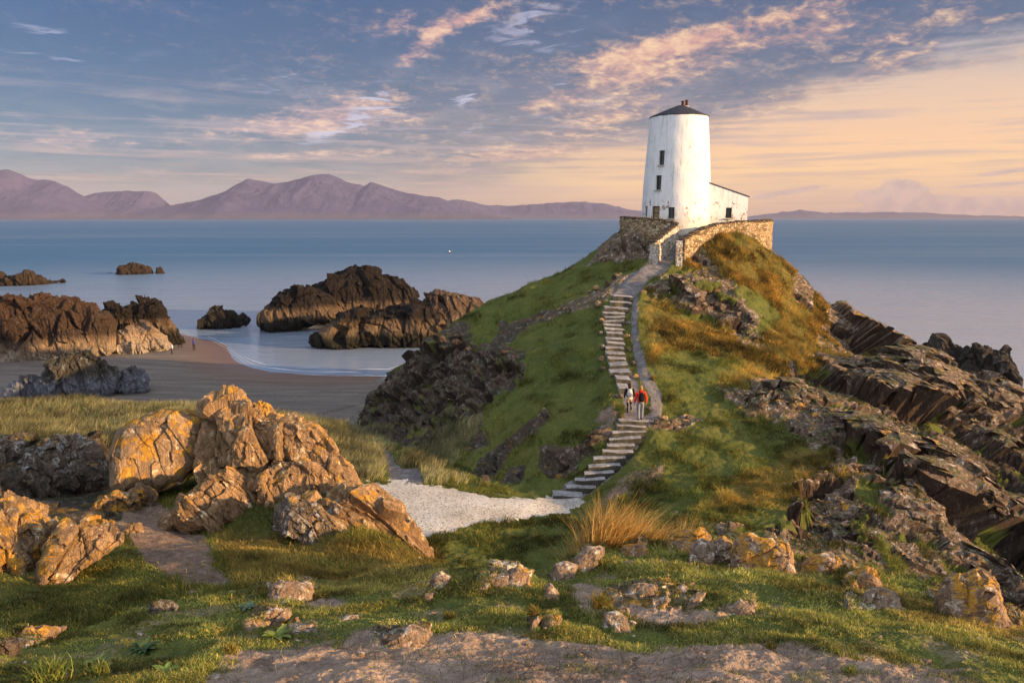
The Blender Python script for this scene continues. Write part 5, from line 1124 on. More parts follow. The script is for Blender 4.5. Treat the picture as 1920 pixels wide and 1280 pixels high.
# ------------------------------------------------------------------ stone steps
def steps(label, rows, seed):
    """rows: (left px, right px, py of the front top edge)"""
    rr_ = random.Random(seed); h0 = hit((rows[0][0] + rows[0][1]) / 2, rows[0][2]); root = empty('stone_steps', h0)
    tag(root, label, 'steps')
    Ds = []
    for k, (xl, xr, py) in enumerate(rows):       # distance at which the stair line crosses this pixel row
        dd = np.linspace(30.5, 53, 900); zz_ = np.interp(dd, clp[:, 1], clp[:, 2]); xx_ = np.interp(dd, clp[:, 1], clp[:, 0])
        Ds.append(float(dd[np.argmin(np.abs(proj(xx_, dd, zz_)[1] - py))]))
    for k, (xl, xr, py) in enumerate(rows):
        D = Ds[k]; D2 = Ds[k + 1] if k + 1 < len(rows) else D + (Ds[k] - Ds[k - 1])
        depth = max(.3, (D2 - D)) ; z = stair_z(D + depth * .75) + rr_.uniform(-.02, .02); n = 30
        xa = (xl - rr_.uniform(0, 3) - 960) / FPX * D * 1.0; xb = (xr + rr_.uniform(0, 3) - 960) / FPX * D
        sc_ = D / (D * CP - z * SP); xa /= 1; 
        fx = lambda px: (px - 960) / FPX * (D * CP - z * SP)
        xa, xb = fx(xl - rr_.uniform(-2, 6)), fx(xr + rr_.uniform(-2, 6)); tl = rr_.uniform(-.10, .10)
        xs_ = np.linspace(0, 1, n); G = []
        prof_ = [(-.01, -.40), (-.02, -.12), (-.01, -.03), (.05, 0), (.30, .0), (.7, .0), (.98, .01), (1.0, -.3)]
        for fy, fz in prof_:
            x = xa + (xb - xa) * xs_; y = np.full(n, D + depth * fy); zz = np.full(n, z + fz) + tl * (xs_ - .5)
            wv = .10 * fbm(x, y * 0 + k * 3, x * 0, 1.5, 3, s=seed + k); y = y + wv * (1.3 if fy < .1 else .3); zz = zz + .03 * fbm(x, y, x * 0, 1.8, 3, s=seed + 9) * (fz > -.1)
            G.append(np.stack([x, y, zz], -1))
        G = np.array(G) - np.array(h0); i_ = np.arange(len(prof_) * n).reshape(len(prof_), n)
        F = np.stack([i_[:-1, :-1], i_[:-1, 1:], i_[1:, 1:], i_[1:, :-1]], -1).reshape(-1, 4)
        caps = [(i_[k_, c2], i_[k_ + 1, c2], i_[len(prof_) - 2 - k_, c2], i_[len(prof_) - 1 - k_, c2]) for c2 in (0, n - 1) for k_ in range(3)]
        so_ = mesh_np('step', G.reshape(-1, 3), np.concatenate([F, np.array(caps)]), M_step, root, smooth=False)
        so_.data.materials.append(M_riser); mi = np.zeros(len(so_.data.polygons), dtype=np.int32); mi[:2 * (n - 1)] = 1; so_.data.polygons.foreach_set('material_index', mi)
M_riser = simple_ground('shaded_step_riser', [(.3, (.03, .028, .022)), (.5, (.07, .065, .05)), (.7, (.13, .12, .10))], 2.5, 16, .03)  # joint shadow and dirt painted into the riser colour
M_step = simple_ground('worn_step_stone', [(.3, (.09, .085, .08)), (.44, (.23, .22, .21)), (.58, (.40, .385, .37)), (.75, (.52, .50, .48))], 1.1, 7, .05)
low = [(1040, 1090, 932), (1062, 1112, 918), (1078, 1132, 905), (1095, 1148, 893), (1106, 1160, 880), (1118, 1172, 866), (1130, 1182, 853), (1140, 1190, 841), (1148, 1198, 829), (1154, 1206, 817), (1160, 1212, 806), (1165, 1215, 795)]
steps('lower flight of rough grey stone steps between the gravel and the two hikers', low, 3)
up = [(1160, 1182, 733), (1156, 1180, 716), (1150, 1177, 702), (1147, 1174, 689), (1144, 1172, 677), (1142, 1170, 667), (1141, 1169, 657), (1140, 1168, 648), (1139, 1167, 639), (1138, 1166, 630), (1137, 1166, 621), (1136, 1166, 613), (1135, 1166, 605), (1135, 1167, 598), (1136, 1172, 591), (1140, 1178, 583), (1146, 1184, 572), (1150, 1188, 562)]
steps('upper flight of weathered grey stone steps climbing to the lighthouse gate', up, 4)

# ------------------------------------------------------------------ buoy
bD = 18.5 / math.tan(PITCH + math.atan((474.5 - 640) / FPX)); bx_, by_, bz_ = P(842.8, 474.5, bD); s_ = bD / FPX
bu = empty('buoy', (bx_, by_, SEA)); tag(bu, 'small white and black navigation buoy floating offshore', 'buoy')
bm = bmesh.new(); cyl(bm, (0, 0, -.3), 1.7 * s_, .3 + 2.0 * s_, 20, 1.9 * s_); obj_bm('hull', bm, plain('buoy_black', (.02, .02, .025), .5), bu)
bm = bmesh.new(); cyl(bm, (0, 0, 2.0 * s_ + .003), 1.6 * s_, 3.0 * s_, 20, .5 * s_); obj_bm('body', bm, plain('buoy_white', (.75, .74, .7), .5), bu)
bm = bmesh.new(); cyl(bm, (0, 0, 5.0 * s_ + .006), .6 * s_, 2.3 * s_, 12, .4 * s_); obj_bm('topmark', bm, plain('buoy_topmark', (.03, .03, .03), .5), bu)
# ------------------------------------------------------------------ people and the dog
def loft_bm(bm, rings, k=14):
    """rings: (centre, rx, ry, axis) ; axis 'z' rings lie flat, otherwise the axis is the limb direction"""
    prev = None
    for i, (c, rx, ry) in enumerate(rings):
        c = Vector(c); a = Vector(rings[min(i + 1, len(rings) - 1)][0]) - Vector(rings[max(i - 1, 0)][0]); a.normalize()
        r = Vector((1, 0, 0)) - a * a.x
        if r.length < .2: r = Vector((0, 1, 0)) - a * a.y
        r.normalize(); f = a.cross(r)
        ring = [bm.verts.new(c + r * (rx * math.cos(6.28318 * q / k)) + f * (ry * math.sin(6.28318 * q / k))) for q in range(k)]
        if prev: 
            for q in range(k): bm.faces.new((prev[q], prev[(q + 1) % k], ring[(q + 1) % k], ring[q]))
        else: bm.faces.new(ring[::-1])
        prev = ring
    bm.faces.new(prev)
def lofts(name, L, mat, parent, crumple=.006, seed=0):
    bm = bmesh.new()
    for rings in L: loft_bm(bm, rings)
    o = obj_bm(name, bm, mat, parent, True)
    md = o.modifiers.new('sub', 'SUBSURF'); md.levels = 1; md.render_levels = 1
    return o
def skin_body(nodes, edges, mat, parent):
    me = bpy.data.meshes.new('body'); me.from_pydata([n[0] for n in nodes], edges, []); me.materials.append(mat)
    o = link(bpy.data.objects.new('body', me), parent); sk = o.modifiers.new('skin', 'SKIN'); sk.use_smooth_shade = True
    for i, (c, r) in enumerate(nodes):
        s_ = me.skin_vertices[0].data[i]; s_.radius = (r, r) if not isinstance(r, tuple) else r
    me.skin_vertices[0].data[0].use_root = True
    sd_ = o.modifiers.new('sub', 'SUBSURF'); sd_.levels = 1; sd_.render_levels = 2
    return o
M_skin = plain('skin', (.48, .28, .20), .6, .3, 3, .08)
def cloth(name, c): return plain(name, c, .9, .15, 14, .18)
def person(label, loc, yaw, H, feet, hands, cl, cat='person'):
    """faces +Y in its own frame.  feet / hands: targets (left, right) for 1.70 m; cl: clothing"""
    root = empty('person', loc, yaw); tag(root, label, cat); root.scale = (H / 1.70,) * 3
    hipz = .90; N = []; E = []
    def nd(c, r, par=None):
        N.append((tuple(c), r)); i = len(N) - 1
        if par is not None: E.append((par, i))
        return i
    pel = nd((0, 0, .94), (.125, .095)); sp1 = nd((0, 0, 1.08), (.115, .085), pel); ch = nd((0, .005, 1.28), (.14, .10), sp1); nk = nd((0, .0, 1.43), .055, ch); n2 = nd((0, .01, 1.50), .052, nk)
    hd = nd((0, .02, 1.585), (.078, .092), n2); tp = nd((0, .01, 1.655), (.060, .07), hd)
    nose = nd((0, .112, 1.575), .010, hd); chin = nd((0, .085, 1.515), .022, hd)
    for s_ in (-1, 1): nd((s_ * .078, .015, 1.575), .014, hd)
    J = {}
    for k, s_ in ((0, -1), (1, 1)):
        F = Vector(feet[k]); hip = Vector((s_ * .09, 0, .90)); d = F - hip; kn = hip + d * .5 + Vector((0, max(0, .87 - d.length) * .9 + .015, 0))
        a = nd(hip, .088, pel); b_ = nd(hip.lerp(kn, .5), .078, a); c = nd(kn, .055, b_); e = nd(kn.lerp(F, .35), .056, c); f = nd(F, .036, e); g = nd(F + Vector((0, .04, -.055)), .035, f); h = nd(F + Vector((0, .15, -.065)), .028, g)
        J['leg', k] = (hip, kn, F)
        S = Vector((s_ * .185, 0, 1.385)); Hn = Vector(hands[k]); d = Hn - S; el = S.lerp(Hn, .52) + Vector((s_ * .03, -.05 - max(0, .56 - d.length) * .7, -.02 - max(0, .56 - d.length) * .4))
        a = nd(S, .055, ch); b_ = nd(S.lerp(el, .5), .046, a); c = nd(el, .038, b_); e = nd(el.lerp(Hn, .5), .036, c); w_ = nd(Hn, .026, e)
        hdv = (Hn - el).normalized(); pm = nd(Hn + hdv * .06, (.036, .017), w_)
        for q, ln in enumerate((.070, .082, .076, .058)):
            off = Vector((0, .027 - q * .018, 0)); f1 = nd(Hn + hdv * .105 + off, .0095, pm); f2 = nd(Hn + hdv * (.105 + ln * .5) + off * 1.05 + Vector((-s_ * .008, 0, 0)), .0085, f1); nd(Hn + hdv * (.105 + ln) + off + Vector((-s_ * .024, 0, 0)), .007, f2)
        t1 = nd(Hn + hdv * .05 + Vector((-s_ * .012, .040, 0)), .011, pm); nd(Hn + hdv * .085 + Vector((-s_ * .02, .055, 0)), .009, t1)
        J['arm', k] = (S, el, Hn)
    skin_body(N, E, M_skin, root)
    # trousers
    L = [[((0, 0, .80), .14, .105), ((0, -.01, .90), .165, .12), ((0, 0, 1.0), .150, .11), ((0, 0, 1.06), .138, .10)]]
    for k in (0, 1):
        hip, kn, F = J['leg', k]; tw = cl.get('leg', 1.0)
        L.append([(hip + Vector((0, 0, .02)), .098, .10), (hip.lerp(kn, .4), .088 * tw, .092 * tw), (kn, .066 * tw, .070 * tw), (kn.lerp(F, .4), .064 * tw, .068 * tw), (F + Vector((0, 0, .02)), .050 * tw, .054 * tw), (F + Vector((0, 0, -.015)), .052 * tw, .056 * tw)])
    lofts('trousers', L, cloth('trousers_cloth', cl['trousers']), root)
    for k in (0, 1):
        F = J['leg', k][2]
        lofts('shoe', [[(F + Vector((0, -.055, -.045)), .034, .034), (F + Vector((0, -.03, -.045)), .046, .052), (F + Vector((0, .05, -.05)), .046, .042), (F + Vector((0, .13, -.06)), .048, .030), (F + Vector((0, .18, -.066)), .030, .020)]], cloth('shoe_leather', cl['shoes'][k]), root)
    hem = cl.get('hem', .92); L = [[((0, 0, hem), .178, .130), ((0, 0, hem + .05), .180, .135), ((0, 0, 1.10), .155, .118), ((0, .0, 1.25), .178, .130), ((0, 0, 1.36), .185, .115), ((0, 0, 1.43), .105, .085), ((0, 0.0, 1.48), .075, .072)]]
    for k, s_ in ((0, -1), (1, 1)):
        S, el, Hn = J['arm', k]
        L.append([(S + Vector((-s_ * .06, 0, -.0)), .072, .075), (S + Vector((s_ * .01, 0, -.03)), .072, .074), (S.lerp(el, .5), .064, .066), (el, .056, .058), (el.lerp(Hn, .5), .052, .054), (Hn, .042, .044)])
    if cl.get('hood'): L.append([((0, -.05, 1.42), .11, .06), ((0, -.085, 1.47), .12, .06), ((0, -.07, 1.53), .085, .05)])
    lofts('jacket', L, cloth('jacket_cloth', cl['jacket']), root)
    if cl.get('tunic'): lofts('tunic', [[((0, 0, .76), .188, .145), ((0, 0, .80), .190, .148), ((0, 0, .9), .183, .140), ((0, 0, hem + .04), .172, .126)]], cloth('tunic_cloth', cl['tunic']), root)
    if cl.get('pack'):
        o = lofts('backpack', [[((0, -.215, .97), .085, .06), ((0, -.225, 1.0), .135, .085), ((0, -.235, 1.15), .150, .10), ((0, -.225, 1.30), .140, .085), ((0, -.20, 1.40), .10, .055), ((0, -.19, 1.42), .04, .02)]], cloth('backpack_cloth', cl['pack']), root)
        lofts('pocket', [[((0, -.335, 1.02), .07, .02), ((0, -.34, 1.04), .10, .03), ((0, -.345, 1.13), .10, .03), ((0, -.335, 1.16), .07, .02)]], cloth('pocket_cloth', cl.get('pocket', cl['pack'])), o)
        for s_ in (-1, 1): lofts('strap', [[((s_ * .10, -.13, 1.40), .028, .010), ((s_ * .11, -.02, 1.452), .028, .010), ((s_ * .115, .10, 1.38), .028, .010), ((s_ * .12, .14, 1.25), .026, .010)]], cloth('strap_cloth', cl['pack']), o)
    hz = cl.get('hairlen', 0)
    lofts('hair' if not cl.get('hat') else 'hat', [[((0, -.05 if hz else -.04, 1.50 - hz), .05 + hz * .3, .04), ((0, -.045, 1.54 - hz * .6), .085, .06), ((0, -.015, 1.60), .096, .098), ((0, -.005, 1.66), .090, .096), ((0, 0, 1.705), .055, .06), ((0, 0, 1.715), .02, .02)]], cloth('hair', cl.get('hat') or cl['hair']), root)
    return root
h1 = hit(1179, 783); h2 = hit(1200, 793)
h1.z = stair_z(h1.y) + .03; h2.z = max(h2.z, stair_z(h2.y) - .1) + .05
H1 = (P(1181, 718, h1.y)[2] - h1.z - .0); H2 = (P(1200, 723, h2.y)[2] - h2.z)
person('left hiker with white backpack, black jacket and cream hem, walking up the path', h1 + Vector((0, 0, .0)), -.05, H1 * 1.0, ((-.085, .0, .09), (.10, -.16, .20)), ((-.27, .02, .86), (.27, .10, .90)),
       dict(trousers=(.012, .012, .014), shoes=((.02, .02, .02), (.62, .36, .12)), jacket=(.014, .014, .018), pack=(.62, .60, .58), pocket=(.5, .5, .52), tunic=(.60, .52, .40), hair=(.05, .022, .012), hairlen=.12, leg=.78, hem=.92))
person('hiker on the right in red jacket with black backpack, pale beanie and grey jeans', h2, .03, H2, ((-.09, -.04, .09), (.10, .10, .09)), ((-.28, .03, .84), (.28, .06, .86)),
       dict(trousers=(.20, .22, .27), shoes=((.05, .03, .02), (.05, .03, .02)), jacket=(.72, .045, .02), pack=(.010, .011, .016), hat=(.34, .22, .09), hood=True, leg=1.15, hem=.90))
b1 = hit(323, 664.5); b2 = hit(364, 657)
person('small figure in white top and dark trousers walking on the beach', b1, 2.6, P(323, 643, b1.y)[2] - b1.z, ((-.09, .2, .09), (.1, -.16, .10)), ((-.24, .1, .86), (.27, .0, .86)), dict(trousers=(.02, .02, .03), shoes=((.1, .06, .03), (.1, .06, .03)), jacket=(.7, .7, .72), hair=(.1, .06, .03)))
person('small figure in blue jacket standing on the beach with both hands raised to the face', b2, .2, P(364, 635, b2.y)[2] - b2.z, ((-.1, .02, .09), (.1, .0, .09)), ((-.10, .22, 1.50), (.10, .22, 1.50)), dict(trousers=(.03, .025, .03), shoes=((.03, .02, .02), (.03, .02, .02)), jacket=(.03, .05, .22), hair=(.03, .02, .015)))
dg = hit(338, 651.5)
dog = empty('dog', dg, 1.3); tag(dog, 'black dog standing on the beach between the two small figures', 'dog'); dog.scale = (1.15,) * 3
N = []; E = []
def dn(c, r, p=None):
    N.append((c, r)); i = len(N) - 1
    if p is not None: E.append((p, i))
    return i
a0 = dn((0, -.22, .46), (.085, .10)); a1 = dn((0, 0, .45), (.085, .11), a0); a2 = dn((0, .20, .46), (.10, .13), a1); a3 = dn((0, .33, .58), .065, a2); a4 = dn((0, .40, .66), .065, a3); a5 = dn((0, .54, .63), .03, a4)
for s_ in (-1, 1):
    dn((s_ * .05, .38, .74), .018, a4)
    q0 = dn((s_ * .07, .22, .36), .045, a2); q1 = dn((s_ * .075, .20, .20), .026, q0); q2 = dn((s_ * .075, .22, .03), .022, q1); dn((s_ * .075, .26, .015), .02, q2)
    q0 = dn((s_ * .07, -.22, .36), .06, a0); q1 = dn((s_ * .075, -.16, .25), .035, q0); q2 = dn((s_ * .075, -.28, .15), .022, q1); q3 = dn((s_ * .075, -.25, .03), .02, q2); dn((s_ * .075, -.21, .015), .02, q3)
t0 = dn((0, -.34, .50), .022, a0); t1 = dn((0, -.48, .58), .014, t0)
skin_body(N, E, plain('black_fur', (.012, .012, .013), .8), dog)
wb = hit(238, 672)
rock_thing('stone', 'lone white boulder lying on the beach near the domed rock', 'stone', blob(238, 672, 9, 5, 8), wb.y, M_stone, 777, .8, n=12)
# ------------------------------------------------------------------ grasses
def blade_material(name, rough=.75):
    m, t, b = new_mat(name); at = t.new('ShaderNodeAttribute', out=None, attribute_name='tint')
    t.links.new(at.outputs['Color'], b.inputs['Base Color']); b.inputs['Roughness'].default_value = rough
    b.inputs['Specular IOR Level'].default_value = .2
    tr = t.new('ShaderNodeBsdfTranslucent', {0: at.outputs['Color']}); mx_ = t.new('ShaderNodeMixShader', {0: .30, 1: b.outputs[0], 2: tr})
    t.links.new(mx_, t.nodes['Material Output'].inputs[0]); return m
M_blade = blade_material('grass_blades')
def cells(sel, n, w=None):
    """n random spots on the selected cells of the land sheet"""
    k = np.nonzero(sel[:-1, :-1].ravel())[0]
    p_ = None
    if w is not None: p_ = w[:-1, :-1].ravel()[k]; p_ = p_ / p_.sum()
    k = rng.choice(k, n, p=p_); i, j = k // (NU - 1), k % (NU - 1); a, b_ = rng.random(n)[:, None], rng.random(n)[:, None]
    A, B, C_, D_ = V[i, j], V[i, j + 1], V[i + 1, j], V[i + 1, j + 1]
    return (A * (1 - a) + B * a) * (1 - b_) + (C_ * (1 - a) + D_ * a) * b_, i, j
def blades(name, pos, h, lean, width, tint, label=None, patch=0, spread=.35, wob_=.3, parent=None, kind='stuff', cat=None, loc=None):
    n = len(pos)
    if patch: tint = tint * (1.0 + 1.5 * fbm(pos[:, 0], pos[:, 1], pos[:, 2] * 0, patch, 4, .6, s=93)).clip(.38, 1.75)[:, None]
    az = rng.random(n) * 2 * math.pi; sd_ = np.stack([np.cos(az), np.sin(az), np.zeros(n)], -1)
    d = np.stack([rng.normal(0, spread, n), rng.normal(0, spread, n), np.ones(n)], -1) + np.asarray(lean); d /= np.linalg.norm(d, axis=1, keepdims=True)
    h = np.asarray(h)[:, None]; w = np.asarray(width)[:, None] if np.ndim(width) else np.full((n, 1), width)
    bend = np.stack([rng.normal(0, wob_, n), rng.normal(0, wob_, n), -np.abs(rng.normal(0, wob_, n)) * .5], -1) + np.asarray(lean) * .8
    b0 = pos - sd_ * w; b1 = pos + sd_ * w; mid = pos + d * h * .55; m0 = mid - sd_ * w * .7; m1 = mid + sd_ * w * .7; tip = pos + d * h * .95 + bend * h * .45
    Vb = np.stack([b0, b1, m0, m1, tip], 1).reshape(-1, 3); k = np.arange(n)[:, None] * 5
    F = np.concatenate([k + [0, 1, 3], k + [0, 3, 2], k + [2, 3, 4]], 1).reshape(-1, 3)
    tc4 = np.repeat(np.c_[np.clip(tint, 0, 1), np.ones(n)], 5, axis=0)
    if loc is not None: Vb = Vb - np.array(loc)
    o = mesh_np(name, Vb, F, M_blade, parent, smooth=False, attrs={'tint': tc4}, loc=loc)
    if label: tag(o, label, cat, None, kind)
    return o
def tintmix(n, cols, wts, var=.25, fld=None):
    cols = np.array(cols); c = cols[rng.choice(len(cols), n, p=np.array(wts) / sum(wts))]
    if fld is not None:
        o_ = np.clip(fld + rng.normal(0, .18, n), 0, 1)[:, None]; c = c * (1 - o_) + cols[-1] * o_
    return c * (1 + rng.normal(0, var, n))[:, None].clip(.35, 1.8)
gr_ok = (1 - rock) * (1 - path) * (1 - grav)
# near turf
sel = is_ledge & (Dg > 2.2) & (Dg < 10); pat = fbm(XX, YY, XX * 0, 2.4, 3, s=71)
wgt = (np.clip(1 - dirt * 1.02, .012, 1)) * np.clip(.60 + 1.0 * pat, .22, 1.4) * np.clip(Dg / 4, .6, 1.6)
n_ = 320000; p_, i_, j_ = cells(sel, n_, wgt); cl2 = np.clip(.6 + 1.2 * pat[i_, j_], .25, 1.5)
hh = (.020 + .040 * rng.random(n_)) * cl2 * np.clip(Dg[i_, j_] / 4.5, .8, 1.6); 
blades('turf', p_, hh, (.1, .0, 0), np.full(n_, .0024) * np.clip(Dg[i_, j_] / 4.5, .7, 1.6), tintmix(n_, [(.10, .135, .028), (.21, .245, .045), (.33, .31, .065), (.48, .39, .16), (.56, .38, .10)], [.35, .32, .2, .1, .03], .3, och[i_, j_] * .7), 'short green turf with dry blades covering the near ledge', 2.5, .75, .6, cat='grass')
# taller grass on the sunny bank under the outcrop
sel = back & (Dg > 7) & (Dg < 17) & (XX < .3) & (rock < .4); wgt = np.clip(1 - dirt, .03, 1) * np.clip(.6 + fbm(XX, YY, XX * 0, 1.3, 3, s=72), .1, 2)
n_ = 120000; p_, i_, j_ = cells(sel, n_, wgt); hh = (.04 + .08 * rng.random(n_)) * np.clip(.7 + fbm(XX, YY, XX * 0, .8, 3, s=73)[i_, j_] * 1.3, .4, 1.6)
blades('bank_grass', p_, hh, (-.15, -.05, 0), np.full(n_, .0040), tintmix(n_, [(.075, .105, .018), (.14, .16, .028), (.22, .19, .04), (.42, .29, .07)], [.4, .3, .2, .1], .3, och[i_, j_]), 'green and amber grass on the bank around the outcrop', 1.6, .5, .5, cat='grass')
# marram
MAR = [[(-200, 740), (330, 745), (470, 780), (600, 770), (680, 800), (745, 828), (730, 850), (715, 895), (660, 920), (400, 860), (-200, 835)], [(745, 905), (735, 880), (760, 855), (840, 800), (900, 790), (860, 850), (830, 885), (900, 910), (800, 905)]]
mar = mask(MAR, 10) * back * (Dg > 24) * (~is_beach); mar_ok = mar * (1 - path) * (1 - grav)
n_ = 150000; p_, i_, j_ = cells(mar_ok > .3, n_, mar_ok * np.clip(.8 + fbm(XX, YY, XX * 0, .6, 3, s=74), .1, 2)); hh = (.35 + .45 * rng.random(n_)) * np.clip(.85 + .5 * fbm(XX, YY, XX * 0, .35, 3, s=75)[i_, j_], .4, 1.3)
blades('marram_grass', p_, hh, (.30, .05, 0), np.full(n_, .011), tintmix(n_, [(.20, .19, .085), (.30, .27, .13), (.14, .16, .06), (.42, .36, .19)], [.35, .3, .2, .15], .2), 'pale straw coloured marram grass on the dunes', .8, .28, .35, cat='marram grass')
# rough grass over the headland
sel = back & (Dg > 22) & (Dg < 62) & (gr_ok > .4) & (~is_beach) & (mar_ok < .4)
cp = fbm(XX, YY, XX * 0, 1.1, 3, s=76)
wgt = np.clip(.5 + 1.4 * cp, .04, 2) * (1 + 1.2 * och); n_ = 330000; p_, i_, j_ = cells(sel, n_, wgt)
tf = sstep(fbm(XX, YY, XX * 0, 2.4, 3, .6, s=95), .10, .30)[i_, j_]; hh = (.05 + .09 * rng.random(n_)) * (1 + 1.0 * och[i_, j_]) * np.clip(.7 + cp[i_, j_] * 1.5, .3, 1.8) * (1 + 1.6 * tf)
blades('hill_grass', p_, hh, (.35, -.1, 0), .0065 + .006 * rng.random(n_), tintmix(n_, [(.085, .12, .024), (.14, .175, .035), (.21, .21, .055), (.44, .28, .065)], [.42, .34, .2, .04], .25, och[i_, j_] * .85), 'rough windswept grass over the headland', .7, .5, .45, cat='grass')
# tufts in the cracks of the rock faces
sel = back & (Dg > 20) & (rock > .5) & (XX > 3); n_ = 26000; tu = fbm(XX, YY, ZZ, .8, 3, s=79); p_, i_, j_ = cells(sel & (NRM[..., 2] > .5), n_, np.clip(tu, 0, 1) ** 2 + 1e-6)
blades('cliff_grass', p_, .10 + .14 * rng.random(n_), (.2, -.1, 0), np.full(n_, .014), tintmix(n_, [(.08, .085, .02), (.17, .13, .035), (.05, .07, .015)], [.4, .4, .2], .25), 'tufts of grass growing on ledges of the right cliff', 0, .5, .4, cat='grass')
# long golden grass standing behind the lip of the ledge
def tuft_field(L, label, n, tint_w, name='dry_grass', w=.0042):
    """L: clumps (px, distance, height, share); blades fan out from each clump"""
    P_ = []; H_ = []; Ln = []
    for cx, D, hgt, rel in L:
        m_ = int(n * rel); r_ = np.abs(rng.normal(0, .10, m_)); a_ = rng.random(m_) * 6.283; x = (cx - 960) / FPX * D + r_ * np.cos(a_); y = D + r_ * np.sin(a_)
        z = np.array([ground_z(p, q) for p, q in zip(x, y)]); P_.append(np.stack([x, y, z - .02], -1)); H_.append(.84 * hgt * rng.uniform(.35, 1.08, m_) * (1 - .6 * np.clip(r_, 0, .4)))
        Ln.append(np.stack([np.cos(a_) * r_ * 2.2 + .10, np.sin(a_) * r_ * 2.2, 0 * r_], -1))
    P_ = np.concatenate(P_); H_ = np.concatenate(H_); Ln = np.concatenate(Ln); m_ = len(P_)
    return blades(name, P_, H_, Ln, np.full(m_, w), tintmix(m_, [(.54, .33, .09), (.66, .45, .17), (.36, .23, .07), (.20, .19, .05)], tint_w, .22), label, 0, .11, .28, cat='dry grass')
tuft_field([(1108, 8.1, 1.15, .13), (1130, 8.0, 1.2, .14), (1150, 8.3, 1.15, .12), (1172, 8.2, 1.0, .10), (1196, 8.4, .95, .07), (1085, 8.0, .85, .10), (1062, 7.9, .72, .09), (1042, 7.9, .55, .08), (1022, 7.6, .42, .06), (1118, 8.6, 1.3, .06), (1005, 7.4, .35, .05)], 'long golden dry grass standing behind the lip of the ledge', 9500, [.4, .38, .17, .05])
tuft_field([(1222, 8.7, .85, .18), (1240, 8.5, .7, .15), (1262, 8.9, 1.0, .17), (1288, 8.8, 1.15, .22), (1302, 9.0, 1.0, .14), (1322, 9.2, .9, .08), (1210, 8.5, .7, .06)], 'sparse brown grass standing behind the lip right of the golden tussocks', 3600, [.25, .15, .4, .2])
tuft_field([(810, 9.6, .5, .15), (835, 9.4, .5, .2), (860, 9.5, .5, .2), (885, 9.3, .45, .2), (905, 9.2, .4, .15), (925, 9.2, .35, .1)], 'dry amber grass below the right tip of the outcrop', 7000, [.4, .3, .2, .1])
# heathery growth on the sunny knoll and slope
sel = back & (Dg > 42) & (Dg < 62) & (och > .3) & (XX > 9) & (gr_ok > .3); cq = fbm(XX, YY, XX * 0, .75, 3, s=83); n_ = 70000
p_, i_, j_ = cells(sel, n_, np.clip(.35 + 1.6 * cq, .02, 2)); f_ = (fbm(XX, YY, XX * 0, .55, 3, s=84)[i_, j_] > 0).astype(float)
blades('heather', p_, .12 + .26 * rng.random(n_) * np.clip(.6 + cq[i_, j_], .3, 1.3), (.2, -.1, 0), np.full(n_, .016), tintmix(n_, [(.045, .055, .014), (.085, .085, .020), (.20, .11, .03), (.40, .24, .05)], [.3, .3, .25, .1], .3, f_ * .75), 'heathery brown and orange scrub on the knoll below the golden wall', 1.2, .5, .4, cat='heather')
# dead grass litter on the bare soil
sel = is_ledge & (Dg > 2.3) & (Dg < 7) & (dirt > .5); n_ = 6000; p_, i_, j_ = cells(sel, n_, np.clip(.3 + fbm(XX, YY, XX * 0, 3.0, 2, s=85), .01, 1))
d_ = np.stack([rng.normal(0, 3, n_), rng.normal(0, 3, n_), 0 * p_[:, 0]], -1)
blades('grass_litter', p_ + [0, 0, .006], .02 + .05 * rng.random(n_), d_, np.full(n_, .0016), tintmix(n_, [(.10, .07, .045), (.30, .22, .13), (.05, .035, .025), (.14, .17, .05)], [.4, .25, .3, .15], .3), 'dead grass litter and tiny shoots on the bare soil', 0, .3, .1, cat='litter')
# single tussocks and leafy plants that stand out
def tussock(px, py, n, h, label, cols, spread=.45, w=.0028):
    c = hit(px, py); pos = np.array(c) + np.c_[rng.normal(0, h * .22, n), rng.normal(0, h * .22, n), np.zeros(n) - .01]
    tag(blades('grass_tussock', pos, h * rng.uniform(.6, 1.1, n), (0.05, 0, 0), np.full(n, w), tintmix(n, cols, [1] * len(cols), .25), None, 0, spread, .3, loc=c), label, 'grass tussock')
AMB = [(.40, .24, .06), (.28, .22, .05), (.12, .15, .03)]; GRN = [(.10, .16, .03), (.20, .24, .05), (.30, .28, .08)]
tussock(1126, 1140, 420, .15, 'amber grass tussock at the edge of the dark hollow in the centre', AMB)
tussock(90, 1272, 420, .13, 'yellow green grass tussock in the bottom left corner', GRN)
tussock(182, 1265, 300, .09, 'low spiky tussock just right of the corner tussock, bottom left', GRN)
tussock(1000, 1150, 260, .07, 'small amber tuft on the near side of the grassy mound', AMB)
tussock(842, 1160, 220, .07, 'olive tuft at the foot of the grassy mound', AMB)
tussock(1225, 712, 200, .28, 'round brown grass tussock in the meadow right of the path', AMB, w=.02)
tussock(1595, 1262, 160, .06, 'tiny green tuft in the bare soil at the lower right', GRN)
tussock(430, 1222, 160, .07, 'thin reddish tuft on the edge of the dark soil, lower left', AMB)
tussock(1445, 1215, 130, .06, 'tiny dry tuft in the bare soil right of centre', AMB)
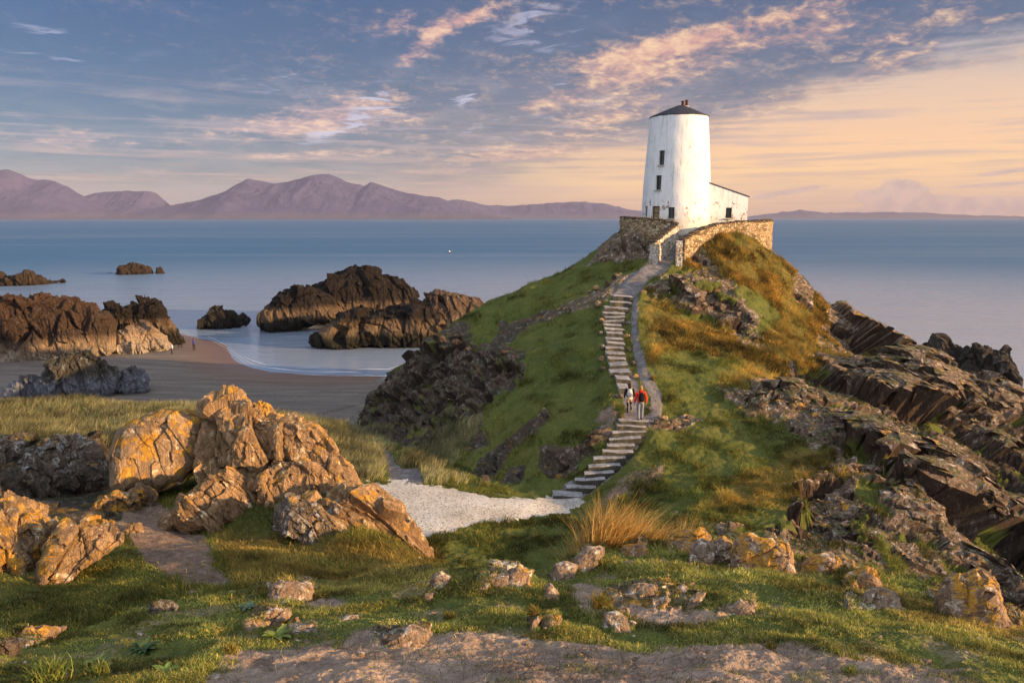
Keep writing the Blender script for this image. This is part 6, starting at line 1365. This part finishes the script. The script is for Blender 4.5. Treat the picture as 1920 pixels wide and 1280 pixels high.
def leafy(px, py, r, label, col, k=16):
    c = hit(px, py); root = empty('leafy_plant', c); tag(root, label, 'plant')
    bm = bmesh.new()
    for i in range(k):
        a = i * 2.4 + rng.random() * .4; el = rng.uniform(.25, 1.1); L = r * rng.uniform(.7, 1.1); w = L * .16
        d = Vector((math.cos(a), math.sin(a), 0)); s_ = Vector((-d.y, d.x, 0)); rows = []
        for q in range(7):
            t_ = q / 6; p_ = d * (L * t_ * math.cos(el * (1 - .4 * t_))) + Vector((0, 0, L * (math.sin(el) * t_ - .45 * t_ * t_))); ww = w * math.sin(math.pi * min(1, .12 + t_ * .88)) ** .7 + .001
            up = Vector((0, 0, ww * .35 * (1 + .3 * math.sin(q * 2 + i)))); rows.append([bm.verts.new(p_ - s_ * ww + up), bm.verts.new(p_), bm.verts.new(p_ + s_ * ww + up)])
        for q in range(6):
            for b_ in (0, 1): bm.faces.new((rows[q][b_], rows[q][b_ + 1], rows[q + 1][b_ + 1], rows[q + 1][b_]))
    obj_bm('leaves', bm, plain('leaf_green', col, .55, .35, 20, .35), root, True)
leafy(272, 1222, .11, 'dark green rosette plant in the turf, lower left', (.05, .085, .02), 30)
leafy(520, 1198, .13, 'yellow green broad leaved plant beside the pink grey stone', (.15, .19, .03), 26)
leafy(185, 1248, .09, 'green rosette plant near the bottom left corner', (.07, .11, .025), 28)
leafy(310, 1265, .09, 'small bright rosette by the bottom edge, left', (.12, .19, .03), 14)
leafy(465, 1142, .10, 'grey green leafy plant in the turf, upper left of the ledge', (.11, .16, .09), 16)

# ------------------------------------------------------------------ thin surf along the waterline
sf = []
for j in range(0, NU, 3):
    c_ = V[:, j]; k = np.nonzero(is_beach[:-1, j] & (c_[:-1, 2] > SEA) & (c_[1:, 2] <= SEA) & (c_[:-1, 1] > 60))[0]
    if len(k): sf.append((U[0, j], c_[k[-1], 1]))
if len(sf) > 5:
    sf = np.array(sf); uu, dd = sf[:, 0], sf[:, 1]; dd = np.convolve(np.pad(dd, 6, 'edge'), np.ones(13) / 13, 'valid')
    bm = bmesh.new(); prev = None
    for off, wd, th_ in ((-.3, .55, .35), (1.5, .35, .5), (3.6, .25, .55)):
        prev = None
        for k in range(len(uu)):
            nn = vnoise(np.array([uu[k] * dd[k] * .25]), np.array([off * 5.0]), np.array([0.0]), 5)[0]; w_ = max(0, wd * (nn + th_)); D = dd[k] + off + .5 * nn
            if prev is not None and abs(D - prev[2]) > 6: prev = None
            if w_ < .03: prev = None; continue
            a = bm.verts.new((uu[k] * D, D, SEA + .035)); b_ = bm.verts.new((uu[k] * (D + w_), D + w_, SEA + .035))
            if prev: bm.faces.new((prev[0], a, b_, prev[1]))
            prev = (a, b_, D)
    tag(obj_bm('surf', bm, plain('sea_foam', (.72, .75, .80), .6, .3, 1.5, .12)), 'thin pale lines of surf lapping the curved beach', 'surf', kind='stuff')
